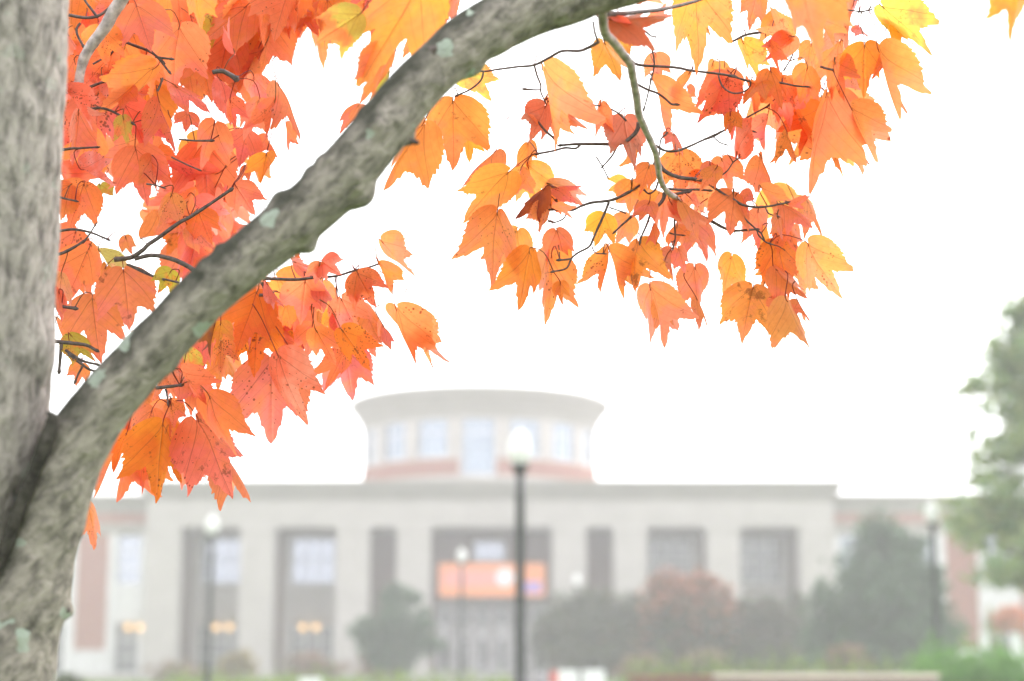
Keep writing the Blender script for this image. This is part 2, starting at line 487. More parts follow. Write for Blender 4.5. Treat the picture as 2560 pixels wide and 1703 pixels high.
# entrance
a, b = XX(995, YF), XX(1268, YF); ec = (a + b) / 2
zt, zm, zd = ZZ(1395, YB), ZZ(1440, YB), ZZ(1468, YB)
mb = MB(); mb.box(a, b, YB - .25, YB - .002, zt, zt + .35)
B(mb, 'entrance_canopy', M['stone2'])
n = 6; wdt = (b - a) / n
for i in range(n):
    x0 = a + wdt * i + .04; x1 = a + wdt * (i + 1) - .04
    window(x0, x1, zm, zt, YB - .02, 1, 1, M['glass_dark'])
    fr = MB(); y = YB - .02
    fr.box(x0, x0 + .26, y - .12, y, GB + .13, zm - .02); fr.box(x1 - .26, x1, y - .12, y, GB + .13, zm - .02)
    fr.box(x0 + .26, x1 - .26, y - .12, y, zd - .1, zm - .02); fr.box(x0 + .26, x1 - .26, y - .12, y, GB + .13, GB + .6)
    d = B(fr, 'door', M['white'])
    pn = MB(); pn.box(x0 + .26, x1 - .26, y - .07, y - .05, GB + .6, zd - .1); B(pn, 'pane', M['glass_dark'], d)
    hd = MB(); hx = x1 - .12 if i % 2 == 0 else x0 + .12
    hd.box(hx - .025, hx + .025, y - .2, y - .12, GB + 1.2, GB + 1.7); B(hd, 'handle', M['iron'], d)
window(XX(1090, YB), XX(1162, YB), ZZ(1292, YB), ZZ(1246, YB), YB - .02, 3, 1, M['glass'])

# wings
YW = YF + 1.6
zw = ZZ(1139, YW)
def wing(sgn):
    bay = (235 - 163 + 96) * K / F * YW
    x_in = xl if sgn < 0 else xr
    L = 7 * bay
    def sp(mb, u0, u1, y0, y1, z0, z1):
        p, q = x_in + sgn * u0, x_in + sgn * u1
        mb.box(min(p, q), max(p, q), y0, y1, z0, z1)
    bd = bay * 0.43; wn = bay - bd
    mb = MB(); sp(mb, 0.02, L, YW + .5, YW + 18, GB - .3, zw - .1); B(mb, 'wing_wall', M['stone'])
    mb = MB(); zc = ZZ(1180, YW)
    sp(mb, 0.02, L, YW, YW + .5, zc, zw - .5); sp(mb, 0.02, L, YW - .2, YW + 18.2, zw - .5, zw - .25); sp(mb, .02, L, YW - .32, YW + 18.3, zw - .25, zw)
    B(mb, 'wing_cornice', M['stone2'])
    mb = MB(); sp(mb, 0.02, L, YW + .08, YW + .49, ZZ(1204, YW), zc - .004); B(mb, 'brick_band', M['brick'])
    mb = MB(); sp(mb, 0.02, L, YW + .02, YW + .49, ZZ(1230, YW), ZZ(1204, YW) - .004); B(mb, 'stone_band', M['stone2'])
    mb = MB(); sp(mb, 0.02, L, YW - .1, YW + .49, GB - .3, GB + .35); B(mb, 'plinth', M['stone'])
    zt = ZZ(1230, YW) - .004
    for i in range(7):
        u0 = i * bay + 0.02
        mb = MB()
        sp(mb, u0, u0 + .55, YW + .02, YW + .49, GB + .354, zt); sp(mb, u0 + wn - .45, u0 + wn, YW + .02, YW + .49, GB + .354, zt)
        sp(mb, u0 + .55, u0 + wn - .45, YW + .1, YW + .49, ZZ(1432, YW), ZZ(1345, YW))
        B(mb, 'window_surround', M['white'])
        p, q = sorted((x_in + sgn * (u0 + .55), x_in + sgn * (u0 + wn - .45)))
        window(p, q, ZZ(1345, YW), zt, YW + .4, 2, 3, M['glass'])
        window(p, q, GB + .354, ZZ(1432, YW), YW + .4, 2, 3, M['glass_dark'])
        mb = MB(); zb = ZZ(1496, YW)
        sp(mb, u0 + wn, u0 + bay, YW + .05, YW + .49, zb, zt); B(mb, 'brick_pier', M['brick'] if sgn < 0 else M['brick_orange'])
        mb = MB(); sp(mb, u0 + wn - .003, u0 + bay + .003, YW - .02, YW + .49, GB + .354, zb - .004); B(mb, 'pier_base', M['white'])
wing(-1); wing(1)

# rooftop drum with a ring of windows one can see the sky through
YD = YF + 15.0
cx = on(1104, 1050, YD).x
Rd = 258 * K / F * YD / math.cos(PITCH)
Rd *= 1.03
DC = (cx, YD, 0)
zf = lambda yd: ZZ(yd, YD - Rd)          # heights read on the front of the drum
z_b0, z_b1, z_w1, z_c0, z_c1 = ztop - .6, zf(1055), zf(960), zf(943), zf(891)
TH = 0.35
mb = MB()
mb.lathe(DC, [(Rd + .06, z_b0), (Rd + .06, zf(1094)), (Rd - TH, zf(1094)), (Rd - TH, z_b0), (Rd + .06, z_b0)], 96, cap=False); B(mb, 'drum_base', M['stone'], smooth=False)
mb = MB(); da = 2 * math.pi / 16; off = -math.pi / 2
zs = zf(1094) + .002
mb.ringseg(DC, Rd - TH, Rd, zs, z_b1, off + da * .385, off + 2 * math.pi - da * .3856, 96); B(mb, 'drum_brick_band', M['brick_orange'])
mb = MB(); mb.ringseg(DC, Rd - TH + .02, Rd - .02, z_b1 + .002, z_b1 + .12, off + da * .385, off + 2 * math.pi - da * .3856, 96); B(mb, 'drum_sill', M['stone'])
for i in range(16):
    a = off + da * i
    mb = MB(); mb.ringseg(DC, Rd - TH, Rd - .03, z_b1 + .122 if i not in (0, 15) else zs, z_w1, a + da * .36, a + da * .7, 4); B(mb, 'drum_pier', M['stone'])
    z0 = z_b1 + .13 if i else zs + .01
    fr = MB(); a0, a1 = a - da * .385 + .004, a + da * .385 - .004
    fr.ringseg(DC, Rd - .26, Rd - .16, z0, z0 + .1, a0, a1); fr.ringseg(DC, Rd - .26, Rd - .16, z_w1 - .12, z_w1 - .01, a0, a1)
    zmid = z_w1 - (z_w1 - z_b1) * .36
    fr.ringseg(DC, Rd - .255, Rd - .165, zmid, zmid + .07, a0, a1)
    for q in (0, 1 / 3, 2 / 3, 1):
        am = a0 + .009 + (a1 - a0 - .018) * q; fr.ringseg(DC, Rd - .25, Rd - .17, z0 + .1, z_w1 - .12, am - .006, am + .006, 1)
    w = B(fr, 'drum_window', M['white'])
    pn = MB(); pn.ringseg(DC, Rd - .22, Rd - .21, z0 + .1, z_w1 - .12, a0 + .01, a1 - .01); B(pn, 'pane', M['glass_clear'], w)
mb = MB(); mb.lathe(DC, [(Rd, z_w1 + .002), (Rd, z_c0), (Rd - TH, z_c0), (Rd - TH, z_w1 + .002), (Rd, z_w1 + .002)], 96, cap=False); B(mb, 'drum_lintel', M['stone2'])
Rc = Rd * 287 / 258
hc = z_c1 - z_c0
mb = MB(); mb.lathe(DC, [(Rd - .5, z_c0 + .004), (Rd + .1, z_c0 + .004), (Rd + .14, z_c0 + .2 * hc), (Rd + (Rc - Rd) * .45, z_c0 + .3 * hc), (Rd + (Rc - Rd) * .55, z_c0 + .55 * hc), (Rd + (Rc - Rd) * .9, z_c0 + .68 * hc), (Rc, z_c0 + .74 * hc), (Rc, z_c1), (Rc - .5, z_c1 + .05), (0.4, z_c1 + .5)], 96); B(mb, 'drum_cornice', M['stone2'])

# banner on the entrance
yb = YF + 0.7
bx0, bx1, bz0, bz1 = XX(1010, yb), XX(1255, yb), ZZ(1373, yb), ZZ(1297, yb)
ban = empty('banner', ((bx0 + bx1) / 2, yb, bz0), 'wide orange and purple banner with a white round emblem stretched across the building entrance', 'banner')
mb = MB(); mb.box(bx0, bx1, yb - .02, yb, bz0, bz1); mb.build('cloth', M['b_orange'], ban)
wB, hB = bx1 - bx0, bz1 - bz0
mb = MB(); mb.box(bx0 + wB * .74, bx0 + wB * .965, yb - .03, yb - .021, bz0 + hB * .12, bz0 + hB * .45); mb.build('purple_block', M['b_purple'], ban)
mb = MB(); mb.box(bx0 + wB * .04, bx0 + wB * .60, yb - .03, yb - .021, bz0 + hB * .30, bz0 + hB * .80); mb.build('pink_field', M['b_pink'], ban)
mb = MB()
for i in range(22):
    aa = 2 * math.pi * i / 22
    mb.v.append((bx0 + wB * .62 + .48 * math.cos(aa), yb - .036, bz0 + hB * .58 + .48 * math.sin(aa)))
for i in range(22): mb.v.append((mb.v[i][0], yb - .024, mb.v[i][2]))
mb.f = [tuple(range(22)), tuple(range(43, 21, -1))] + [(i, (i + 1) % 22, 22 + (i + 1) % 22, 22 + i) for i in range(22)]; mb.m = [0] * 24
mb.build('emblem', M['b_white'], ban)
for x, z in ((bx0, bz1), (bx1, bz1), (bx0, bz0), (bx1, bz0)):
    k = -1 if x == bx0 else 1
    xe = XX(990, YF) if k < 0 else XX(1272, YF)
    mb = MB(); mb.tube([(x, yb - .01, z), (xe + k * .02, yb, z + (.15 if z == bz1 else -.15))], [.015, .015], 6)
    mb.build('rope', M['iron'], ban)

# pendant lamps glowing inside the lower windows
for (xd, lab) in ((295, 'left amber pendant lamp glowing in the wing window beside the maple trunk'), (322, 'right amber pendant lamp glowing in the wing window beside the maple trunk'),
                  (498, 'left amber pendant lamp glowing behind the leftmost portico opening'), (527, 'right amber pendant lamp glowing behind the leftmost portico opening'),
                  (697, 'left amber pendant lamp glowing behind the second portico opening from the left'), (727, 'right amber pendant lamp glowing behind the second portico opening from the left')):
    Y = (YW - .1) if xd < 400 else YB - .5
    p = on(xd, 1444, Y)
    t = empty('pendant_lamp', p, lab, 'lamp', 'amber pendant lamps of the building')
    mb = MB(); mb.lathe(p, [(.02, .17), (.10, .14), (.17, .04), (.17, -.04), (.1, -.14), (.02, -.17)], 16); mb.build('glass_globe', M['amber'], t, True)
    mb = MB(); mb.lathe(p, [(.05, .17), (.05, .24), (.012, .26), (.012, .8 if xd > 400 else .5)], 8); mb.build('stem', M['iron'], t)

# ================================================================== STREET LAMPS
def lamp(xd, ytop, Y, label, hgt=None):
    top = on(xd, ytop, Y); g = gz(Y)
    H = top.z - g
    c = (top.x, Y, g)
    t = empty('street_lamp', c, label, 'street lamp', 'acorn globe street lamps before the building')
    mb = MB(); mb.lathe(c, [(.24, 0), (.24, .12), (.2, .16), (.19, .45), (.14, .55), (.12, .75), (.14, .78), (.14, .82), (.085, .9)], 20); mb.build('base', M['iron'], t, True)
    zb = H - 0.62
    mb = MB(); mb.lathe(c, [(.09, .88), (.085, 1.5), (.068, zb - .5), (.078, zb - .48), (.065, zb - .4), (.065, zb - .12)], 16); mb.build('pole', M['iron'], t, True)
    mb = MB(); mb.lathe(c, [(.07, zb - .13), (.09, zb - .1), (.085, zb - .06), (.13, zb - .01), (.14, zb + .04), (.11, zb + .05)], 20); mb.build('fitter', M['iron'], t, True)
    mb = MB(); mb.lathe(c, [(.10, zb + .045), (.15, zb + .12), (.18, zb + .24), (.175, zb + .34), (.135, zb + .45), (.075, zb + .53), (.035, zb + .565), (.018, zb + .6), (.005, zb + .62)], 24); mb.build('globe', M['globe'], t, True)
lamp(1197, 983, 28, 'tall black street lamp with white acorn globe standing nearest, in front of the round drum')
lamp(489, 1182, 50.5, 'black street lamp with white globe standing before the leftmost portico opening')
lamp(2144, 1149, 44.5, 'black street lamp with white globe beside the large dark green tree')
lamp(1063, 1260, 72, 'far street lamp whose white globe overlaps the orange banner')
lamp(1327, 1319, 88, 'smallest far street lamp, its white globe just above the shrubs right of the banner')

# ================================================================== SHRUBS AND TREES BEHIND
FOLSEED = [0]
def foliage(name, lobes, n, size, cols, parent, colf=None):
    """leaf sized faces spread through several lobes (centre, radii); cols = list of leaf colours"""
    FOLSEED[0] += 1
    g = np.random.default_rng(100 + FOLSEED[0])
    vol = np.array([l[1][0] * l[1][1] * l[1][2] for l in lobes]) ** 0.75
    idx = g.choice(len(lobes), n, p=vol / vol.sum())
    C = np.array([l[0] for l in lobes])[idx]; Rr = np.array([l[1] for l in lobes])[idx]
    d = g.normal(size=(n, 3)); d /= np.linalg.norm(d, axis=1)[:, None]
    r = g.random(n) ** 0.42
    P = C + d * Rr * r[:, None] * (1 + 0.3 * g.normal(size=n))[:, None]
    a = g.normal(size=(n, 3)); a /= np.linalg.norm(a, axis=1)[:, None]
    b = np.cross(a, g.normal(size=(n, 3))); b /= np.linalg.norm(b, axis=1)[:, None]
    s = size * (0.6 + 0.8 * g.random(n))[:, None]
    q = np.stack([P - a * s, P + b * s * .42, P + a * s, P - b * s * .42], 1).reshape(-1, 3)
    me = bpy.data.meshes.new(name)
    me.from_pydata(q.tolist(), [], np.arange(4 * n).reshape(-1, 4).tolist())
    cols = np.array(cols); ci = g.integers(0, len(cols), n)
    c = cols[ci] * (0.7 + 0.6 * g.random(n))[:, None]
    if colf is not None: c = colf(P, c, g)
    at = me.color_attributes.new('tint', 'FLOAT_COLOR', 'POINT')
    at.data.foreach_set('color', np.concatenate([np.repeat(c, 4, 0), np.ones((4 * n, 1))], 1).ravel())
    me.materials.append(M['fol'])
    return link(name, me, parent)
def lobeset(c, rx, ry, rz, k, seed, taper=0.0):
    """ragged crown: a loose core, side clumps that thin out upwards, a few straggling shoots"""
    g = random.Random(seed); out = [((c[0], c[1], c[2] - rz * .3), (rx * .6, ry * .6, rz * .62)), ((c[0] + rx * g.uniform(-.2, .2), c[1], c[2] + rz * .12), (rx * .42, ry * .42, rz * .55))]
    for i in range(k * 2):
        a = g.uniform(0, 6.28); h = g.uniform(-.85, .95)
        w = (1 - (.35 + .5 * taper) * (h + 1) / 2) if h < .3 else (1 - (.35 + .5 * taper) * .65) * math.sqrt(max(.03, 1 - ((h - .3) / .75) ** 2))
        f = g.uniform(.35, .92); q = g.uniform(.13, .34)
        out.append(((c[0] + math.cos(a) * rx * w * f, c[1] + math.sin(a) * ry * w * f, c[2] + h * rz * .9), (rx * q, ry * q, rz * q * g.uniform(.7, 1.5))))
    for i in range(k // 2):
        a = g.uniform(0, 6.28); h = g.uniform(.0, .9); w = max(.15, 1 - .8 * h)
        out.append(((c[0] + math.cos(a) * rx * w, c[1] + math.sin(a) * ry * w, c[2] + rz * h), (rx * .12, ry * .12, rz * g.uniform(.15, .3))))
    return out
def stems(base, top, n, spread, r, parent, seed, name='trunk'):
    g = random.Random(seed); mb = MB()
    for i in range(n):
        a = g.uniform(0, 6.28); e = Vector(top) + Vector((math.cos(a) * spread, math.sin(a) * spread, g.uniform(-.3, .3) * (top[2] - base[2])))
        m = (Vector(base) * .55 + e * .45) + Vector((g.uniform(-.1, .1), g.uniform(-.1, .1), 0))
        mb.tube([base, m, e], [r, r * .7, r * .2], 7)
    mb.build(name, M['wood'], parent, True)
def bush(x0, x1, y0, y1, Y, label, cols, n, size, k=14, name='shrub', cat='shrub', group=None, colf=None, seed=0, depth=None, taper=0.0):
    """box in the 2357-wide view at distance Y; foliage reaches the ground"""
    a, b = on(x0, y0, Y), on(x1, y0, Y); zt = a.z; g = gz(Y)
    cxx = (a.x + b.x) / 2; rx = (b.x - a.x) / 2; ry = depth or rx * .8
    zb = max(g, ZZ(y1, Y)); rz = (zt - zb) / 2
    t = empty(name, (cxx, Y, g), label, cat, group)
    stems((cxx, Y, g), (cxx, Y, zb + rz * 1.3), 5, rx * .5, .05 + rx * .02, t, seed, 'trunk' if cat == 'tree' else 'stem')
    foliage('crown' if cat == 'tree' else 'foliage', lobeset((cxx, Y, zb + rz), rx, ry, rz, k, seed, taper), n, size, cols, t, colf)
    return t
DG = [(0.045, 0.10, 0.045), (0.07, 0.135, 0.06), (0.065, 0.11, 0.06)]
GB_ = [(0.075, 0.09, 0.045), (0.06, 0.085, 0.05), (0.10, 0.095, 0.055)]
MG = [(0.06, 0.10, 0.03), (0.09, 0.13, 0.04), (0.11, 0.14, 0.05)]
YG = [(0.20, 0.30, 0.035), (0.25, 0.31, 0.04), (0.16, 0.28, 0.035)]
TAN = [(0.20, 0.14, 0.08), (0.24, 0.15, 0.10), (0.17, 0.13, 0.08)]
PNK = [(0.25, 0.12, 0.09), (0.28, 0.15, 0.11), (0.18, 0.12, 0.08)]
def redtop(P, c, g):
    z = P[:, 2]; t = (z - z.min()) / (z.max() - z.min())
    m = (t + 0.25 * g.normal(size=len(t)) > 0.74) | (g.random(len(t)) < .08)
    c = c.copy(); c[m] = np.array([0.34, 0.12, 0.06]) * (0.7 + .6 * g.random((m.sum(), 1)))
    return c
def masses(Y, label, ells, cols, n, size, name='shrub', cat='shrub', colf=None, seed=0):
    """a plant whose clumps are given one by one: (x, y, half width, half height) read in the 2357-wide view at distance Y"""
    g_ = random.Random(seed); k = K / F * Y; lobes = []
    for (x, y, rx, ry) in ells:
        p = on(x, y, Y); dy = g_.uniform(-.5, .5) * rx * k
        lobes.append(((p.x, Y + dy, p.z), (rx * k, rx * k * .9, ry * k)))
        for _ in range(3):
            a = g_.uniform(0, 6.28); lobes.append(((p.x + math.cos(a) * rx * k * .85, Y + dy, p.z + math.sin(a) * ry * k * .85), (rx * k * .4, rx * k * .4, ry * k * .4)))
    cx_ = sum(l[0][0] for l in lobes) / len(lobes); zt = max(l[0][2] for l in lobes); g0 = gz(Y)
    t = empty(name, (cx_, Y, g0), label, cat)
    w = max(abs(l[0][0] - cx_) for l in lobes)
    stems((cx_, Y, g0), (cx_, Y, zt * .6 + g0 * .4), 6, w * .5, .07 + .02 * w, t, seed, 'trunk' if cat == 'tree' else 'stem')
    foliage('crown' if cat == 'tree' else 'foliage', lobes, n, size, cols, t, colf)
masses(80, 'dark green shrub left of the entrance doors', [(905, 1432, 45, 42), (912, 1492, 62, 45), (957, 1440, 36, 28), (862, 1482, 36, 38), (826, 1455, 30, 15), (848, 1440, 24, 18), (985, 1487, 34, 20), (898, 1375, 22, 24), (944, 1378, 26, 20), (975, 1415, 16, 16), (918, 1358, 10, 14)], DG, 5200, .16, seed=1)
masses(78, 'dull grey green shrub just right of the nearest lamp pole', [(1300, 1405, 45, 35), (1370, 1400, 55, 40), (1435, 1415, 55, 45), (1345, 1465, 100, 55), (1440, 1475, 70, 50), (1262, 1470, 36, 45), (1485, 1440, 30, 40), (1350, 1515, 120, 30)], GB_, 7500, .16, seed=2)
masses(76, 'shrub with red leaves across its top between two portico pillars', [(1535, 1347, 42, 32), (1600, 1342, 45, 28), (1570, 1410, 85, 55), (1650, 1400, 48, 55), (1560, 1475, 110, 50), (1670, 1480, 60, 50), (1500, 1440, 40, 40), (1600, 1520, 110, 25)], GB_, 8200, .16, colf=redtop, seed=3)
masses(77, 'olive brown shrub between the red topped shrub and the dark green tree', [(1740, 1420, 50, 42), (1792, 1440, 55, 50), (1835, 1405, 28, 36), (1760, 1485, 90, 40), (1845, 1480, 40, 40), (1705, 1400, 25, 25), (1780, 1520, 100, 25)], GB_ + [(0.11, 0.08, 0.055)], 6400, .16, seed=4)
masses(68, 'large dark green cone shaped tree in front of the right wing', [(2020, 1222, 48, 42), (2065, 1262, 60, 50), (1990, 1300, 62, 55), (2060, 1330, 85, 60), (2000, 1385, 105, 70), (2112, 1385, 75, 75), (1922, 1435, 70, 60), (2030, 1465, 125, 60), (2150, 1455, 55, 65), (1885, 1485, 45, 45), (2182, 1485, 30, 42), (1890, 1375, 26, 34), (2000, 1520, 140, 25)], DG, 15000, .17, name='evergreen_tree', cat='tree', seed=5)
bush(640, 790, 1502, 1560, 84, 'low pinkish brown shrub under the second portico opening', PNK + TAN, 1500, .13, seed=6, group='low autumn shrubs along the building')
bush(795, 960, 1500, 1562, 82, 'low pinkish brown shrub at the foot of the dark green shrub', PNK, 1500, .13, seed=7, group='low autumn shrubs along the building')
bush(492, 600, 1500, 1560, 84, 'low yellowish shrub beside the pole of the left street lamp', [(0.30, 0.22, 0.06), (0.24, 0.19, 0.07)], 1300, .13, seed=8, group='low autumn shrubs along the building')
bush(330, 480, 1520, 1566, 84, 'low tan shrub left of the left street lamp pole', TAN, 1200, .13, seed=9, group='low autumn shrubs along the building')
bush(1400, 1560, 1505, 1560, 70, 'low tan shrub left of the green hedge', TAN, 1400, .12, seed=10, group='low autumn shrubs along the building')
bush(1560, 1700, 1496, 1550, 70, 'low straw coloured shrub behind the left end of the long hedge', TAN + [(0.22, 0.18, 0.07)], 1400, .12, seed=18, group='low autumn shrubs along the building')
bush(1880, 2010, 1490, 1550, 60, 'low orange tan shrub at the foot of the dark green tree', PNK + TAN, 1400, .12, seed=19, group='low autumn shrubs along the building')
bush(112, 190, 1552, 1590, 40, 'small bright green plant at the foot of the maple trunk side', MG, 700, .08, seed=12)

def hedge(x0, x1, yt, Y, label, cols, n, dep=0.9, seed=0):
    a, b = on(x0, yt, Y), on(x1, yt, Y); g = gz(Y)
    t = empty('hedge', ((a.x + b.x) / 2, Y, g), label, 'hedge', None)
    lobes = []; L = b.x - a.x; k = max(6, int(L / .55)); gr = random.Random(seed)
    for i in range(k):
        x = a.x + L * (i + .5) / k; h = (a.z - g) * gr.uniform(.95, 1.0)
        lobes.append(((x, Y + gr.uniform(-.2, .2), g + h * .5), (.5, dep * .6, h * .5)))
    foliage('foliage', lobes, n, .07, cols, t)
    stems(((a.x + b.x) / 2, Y, g), ((a.x + b.x) / 2, Y, g + .6), 6, L * .35, .03, t, seed, 'stem')
hedge(1445, 2140, 1512, 48, 'long low green clipped hedge behind the brick garden wall', YG + MG, 11000, seed=21)
hedge(2120, 2342, 1500, 36, 'taller bright green clipped hedge at the right end of the garden wall', [(0.09, 0.24, 0.03), (0.13, 0.29, 0.04)], 16000, 1.4, seed=22)
hedge(385, 1185, 1551, 52, 'low yellow green clipped hedge left of the nearest lamp pole', YG, 9000, seed=23)

# pale green feathery tree at the right edge
def side_tree():
    Y = 44.0; g = gz(Y); c = on(2410, 1100, Y); zt = on(2455, 690, Y).z; zb = on(2455, 1360, Y).z
    t = empty('tall_tree', (c.x, Y, g), 'tall pale green feathery tree at the right edge of the view', 'tree')
    mb = MB(); mb.tube([(c.x, Y, g), (c.x + .1, Y, (g + zb) / 2), (c.x - .05, Y, zb + 1.5), (c.x, Y, zt - .6)], [.24, .2, .15, .04], 10, rough=.1, rs=3)
    gr = random.Random(5); lobes = []
    for i in range(110):
        f = i / 109; z = zb + .2 + (zt - zb - .2) * f
        a = gr.uniform(0, 6.28); rr = (2.95 * (1 - f) ** .7 + .4) * gr.uniform(.45, 1.05)
        if f < .12: rr *= .75 + f * 2
        e = (c.x + math.cos(a) * rr, Y + math.sin(a) * rr, z + .25 * gr.uniform(-1, 1))
        mb.tube([(c.x, Y, z - rr * .25), e], [.04, .012], 5)
        lobes.append((e, (.50 * gr.uniform(.6, 1.2), .50 * gr.uniform(.6, 1.2), .34 * gr.uniform(.6, 1.2))))
        m = tuple(.55 * q + .45 * w for q, w in zip(e, (c.x, Y, z)))
        lobes.append((m, (.45, .45, .35)))
    mb.build('trunk', M['wood'], t, True)
    foliage('crown', lobes, 13500, .13, [(0.20, 0.30, 0.11), (0.27, 0.37, 0.12), (0.32, 0.36, 0.14), (0.18, 0.29, 0.13)], t)
side_tree()
# small autumn tree beyond the right wing corner
bush(2278, 2372, 1395, 1462, 84, 'small orange leaved tree with thin trunk beyond the tall hedge', [(0.55, 0.17, 0.06), (0.6, 0.24, 0.08)], 2600, .14, name='young_maple_tree', cat='tree', seed=31)
bush(2262, 2300, 1395, 1500, 86, 'thin yellowish young tree beside the right wing', [(0.40, 0.30, 0.10), (0.25, 0.28, 0.09)], 900, .13, k=8, name='young_tree', cat='tree', seed=32)
# white posts beyond the hedge
for i, (xd, lab) in enumerate(((2265, 'white post left of the small orange tree'), (2335, 'white post right below the small orange tree'))):
    Y = 66; p = on(xd, 1462, Y); g = gz(Y)
    t = empty('post', (p.x, Y, g), lab, 'post', 'white posts beyond the tall hedge')
    mb = MB(); mb.box(p.x - .13, p.x + .13, Y - .13, Y + .13, g, p.z); mb.build('shaft', M['sign_white'], t, bevel=.02)
    mb = MB(); mb.box(p.x - .18, p.x + .18, Y - .18, Y + .18, p.z, p.z + .07); mb.build('cap', M['sign_white'], t, bevel=.02)

# brick garden wall with a pale rounded coping along the lower edge
Y = 33.0; g = gz(Y)
p0, p1 = on(1450, 1560, Y), on(2158, 1552, Y); zt = p1.z
gw = empty('garden_wall', ((p0.x + p1.x) / 2, Y, g), 'low brown brick garden wall with pale stone coping along the lower edge', 'wall')
mb = MB(); mb.box(p0.x, p1.x - .06, Y - .15, Y + .15, g - .2, zt - .095); mb.build('brickwork', M['brick_dark'], gw)
mb = MB(); xm = XX(1640, Y, 1556)
mb.box(xm, p1.x, Y - .21, Y + .21, zt - .09, zt); mb.build('coping', M['coping'], gw, bevel=.035)
mb = MB(); mb.box(p0.x - .03, xm - .004, Y - .19, Y + .19, zt - .09, zt - .03); mb.build('brick_capping', M['brick'], gw, bevel=.015)

# small white notice boards low in the grass
def board(x0, x1, yt, Y, label, red=False):
    a, b = on(x0, yt, Y), on(x1, yt, Y); g = gz(Y); w = b.x - a.x
    t = empty('notice_board', ((a.x + b.x) / 2, Y, g), label, 'sign', 'small white boards along the lower edge')
    mb = MB(); mb.box(a.x, b.x, Y - .03, Y, a.z - w * .8, a.z); mb.build('panel', M['sign_white'], t, bevel=.012)
    mb = MB()
    for s in (.2, .8):
        x = a.x + w * s; mb.box(x - .03, x + .03, Y + .004, Y + .05, g - .05, a.z - .05)
    mb.build('leg', M['iron'], t)
    if red:
        mb = MB(); mb.box(a.x - .2, a.x - .01, Y - .025, Y - .004, a.z - w * .8, a.z - .02); mb.build('red_panel', M['sign_red'], t)
board(1285, 1330, 1543, 46, 'white board with a red left edge just right of the nearest lamp pole', True)
board(1342, 1392, 1542, 46, 'plain white board between the red edged board and the garden wall')
board(690, 740, 1561, 46, 'white board in front of the left yellow green hedge')

# ================================================================== THE MAPLE
maple = empty('maple_tree', (-0.95, 1.75, 0.0), 'large grey barked maple with orange and red autumn leaves framing the foreground', 'tree')
DT = 1.76
# -- trunk and forked limb
def path(pts, d):
    return [px(p[0], p[1], p[3] if len(p) > 3 else d) for p in pts], [p[2] / F * (p[3] if len(p) > 3 else d) for p in pts]
tp = [(30, -900, 165), (5, -400, 178), (-16, -60, 187), (-26, 250, 186), (-38, 600, 180), (-48, 900, 176), (-70, 1130, 174), (-112, 1300, 172), (-165, 1500, 180), (-230, 1750, 195), (-330, 2150, 225)]
P, Q = path(tp, DT)
P += [Vector((-.78, 1.74, 0.9)), Vector((-.86, 1.75, .35)), Vector((-.95, 1.76, -.15))]; Q += [.11, .13, .19]
mb = MB(); mb.tube(P, Q, 72, sub=22, rough=.055, rs=26, bumps=[(px(128, 880, 1.74), .035, .008)])
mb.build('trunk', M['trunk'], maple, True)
lp = [(-330, 2150, 190), (-130, 1930, 182), (-18, 1703, 150), (52, 1520, 112), (112, 1345, 88), (150, 1212, 86), (196, 1105, 80), (268, 1000, 74), (352, 905, 70), (430, 823, 67), (510, 738, 67), (612, 652, 67), (720, 566, 70), (838, 463, 72), (895, 395, 71), (951, 325, 70), (1022, 238, 66), (1088, 172, 64), (1180, 95, 68), (1290, 35, 72), (1400, -8, 76), (1560, -62, 76), (1800, -120, 70), (2150, -210, 62), (2600, -330, 50)]
lp = [(x, y, r, DT - .02 + (max(0, x - 900) / 1700 * .25)) for x, y, r in lp]
P, Q = path(lp, DT)
gb = random.Random(8)
bumps = [(px(925, 505, 1.74), .024, .011), (px(770, 612, 1.74), .014, .008), (px(1025, 350, 1.76), .012, .007), (px(1082, 120, 1.70), .012, .004), (px(985, 300, 1.76), .02, .004),
         (px(165, 1525, 1.74), .012, .008), (px(480, 690, 1.70), .014, .003), (px(690, 500, 1.74), .016, .004), (px(1180, 170, 1.78), .02, .006), (px(1250, 120, 1.78), .02, .003)]
for k in range(70):
    i = gb.randrange(3, len(P) - 4); f = gb.random(); v = Vector((gb.gauss(0, 1), gb.gauss(-.8, .6), gb.gauss(0, 1))).normalized()
    bumps.append((P[i].lerp(P[i + 1], f) + v * Q[i], gb.uniform(.006, .014), gb.uniform(.0012, .004)))
mb = MB(); mb.tube(P, Q, 72, sub=14, rough=.06, rs=24, bumps=bumps)
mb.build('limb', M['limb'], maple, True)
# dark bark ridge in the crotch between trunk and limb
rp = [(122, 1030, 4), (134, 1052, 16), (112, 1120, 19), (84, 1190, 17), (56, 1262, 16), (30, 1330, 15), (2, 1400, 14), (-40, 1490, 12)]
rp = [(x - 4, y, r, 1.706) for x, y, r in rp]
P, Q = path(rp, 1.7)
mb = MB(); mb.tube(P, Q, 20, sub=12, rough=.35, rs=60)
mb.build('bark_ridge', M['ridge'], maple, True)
# broken twig stubs
for a, b, r in (((1025, 352), (1048, 358), 9), ((1078, 128), (1092, 118), 13), ((160, 1528), (176, 1522), 12), ((265, 1100), (252, 1150), 6)):
    mb = MB(); mb.tube([px(*a, 1.735), px((a[0] + b[0]) / 2, (a[1] + b[1]) / 2, 1.735), px(*b, 1.735)], [r / F * 1.74, r * .8 / F * 1.74, r * .45 / F * 1.74], 8)
    mb.build('twig_stub', M['twig'], maple, True)

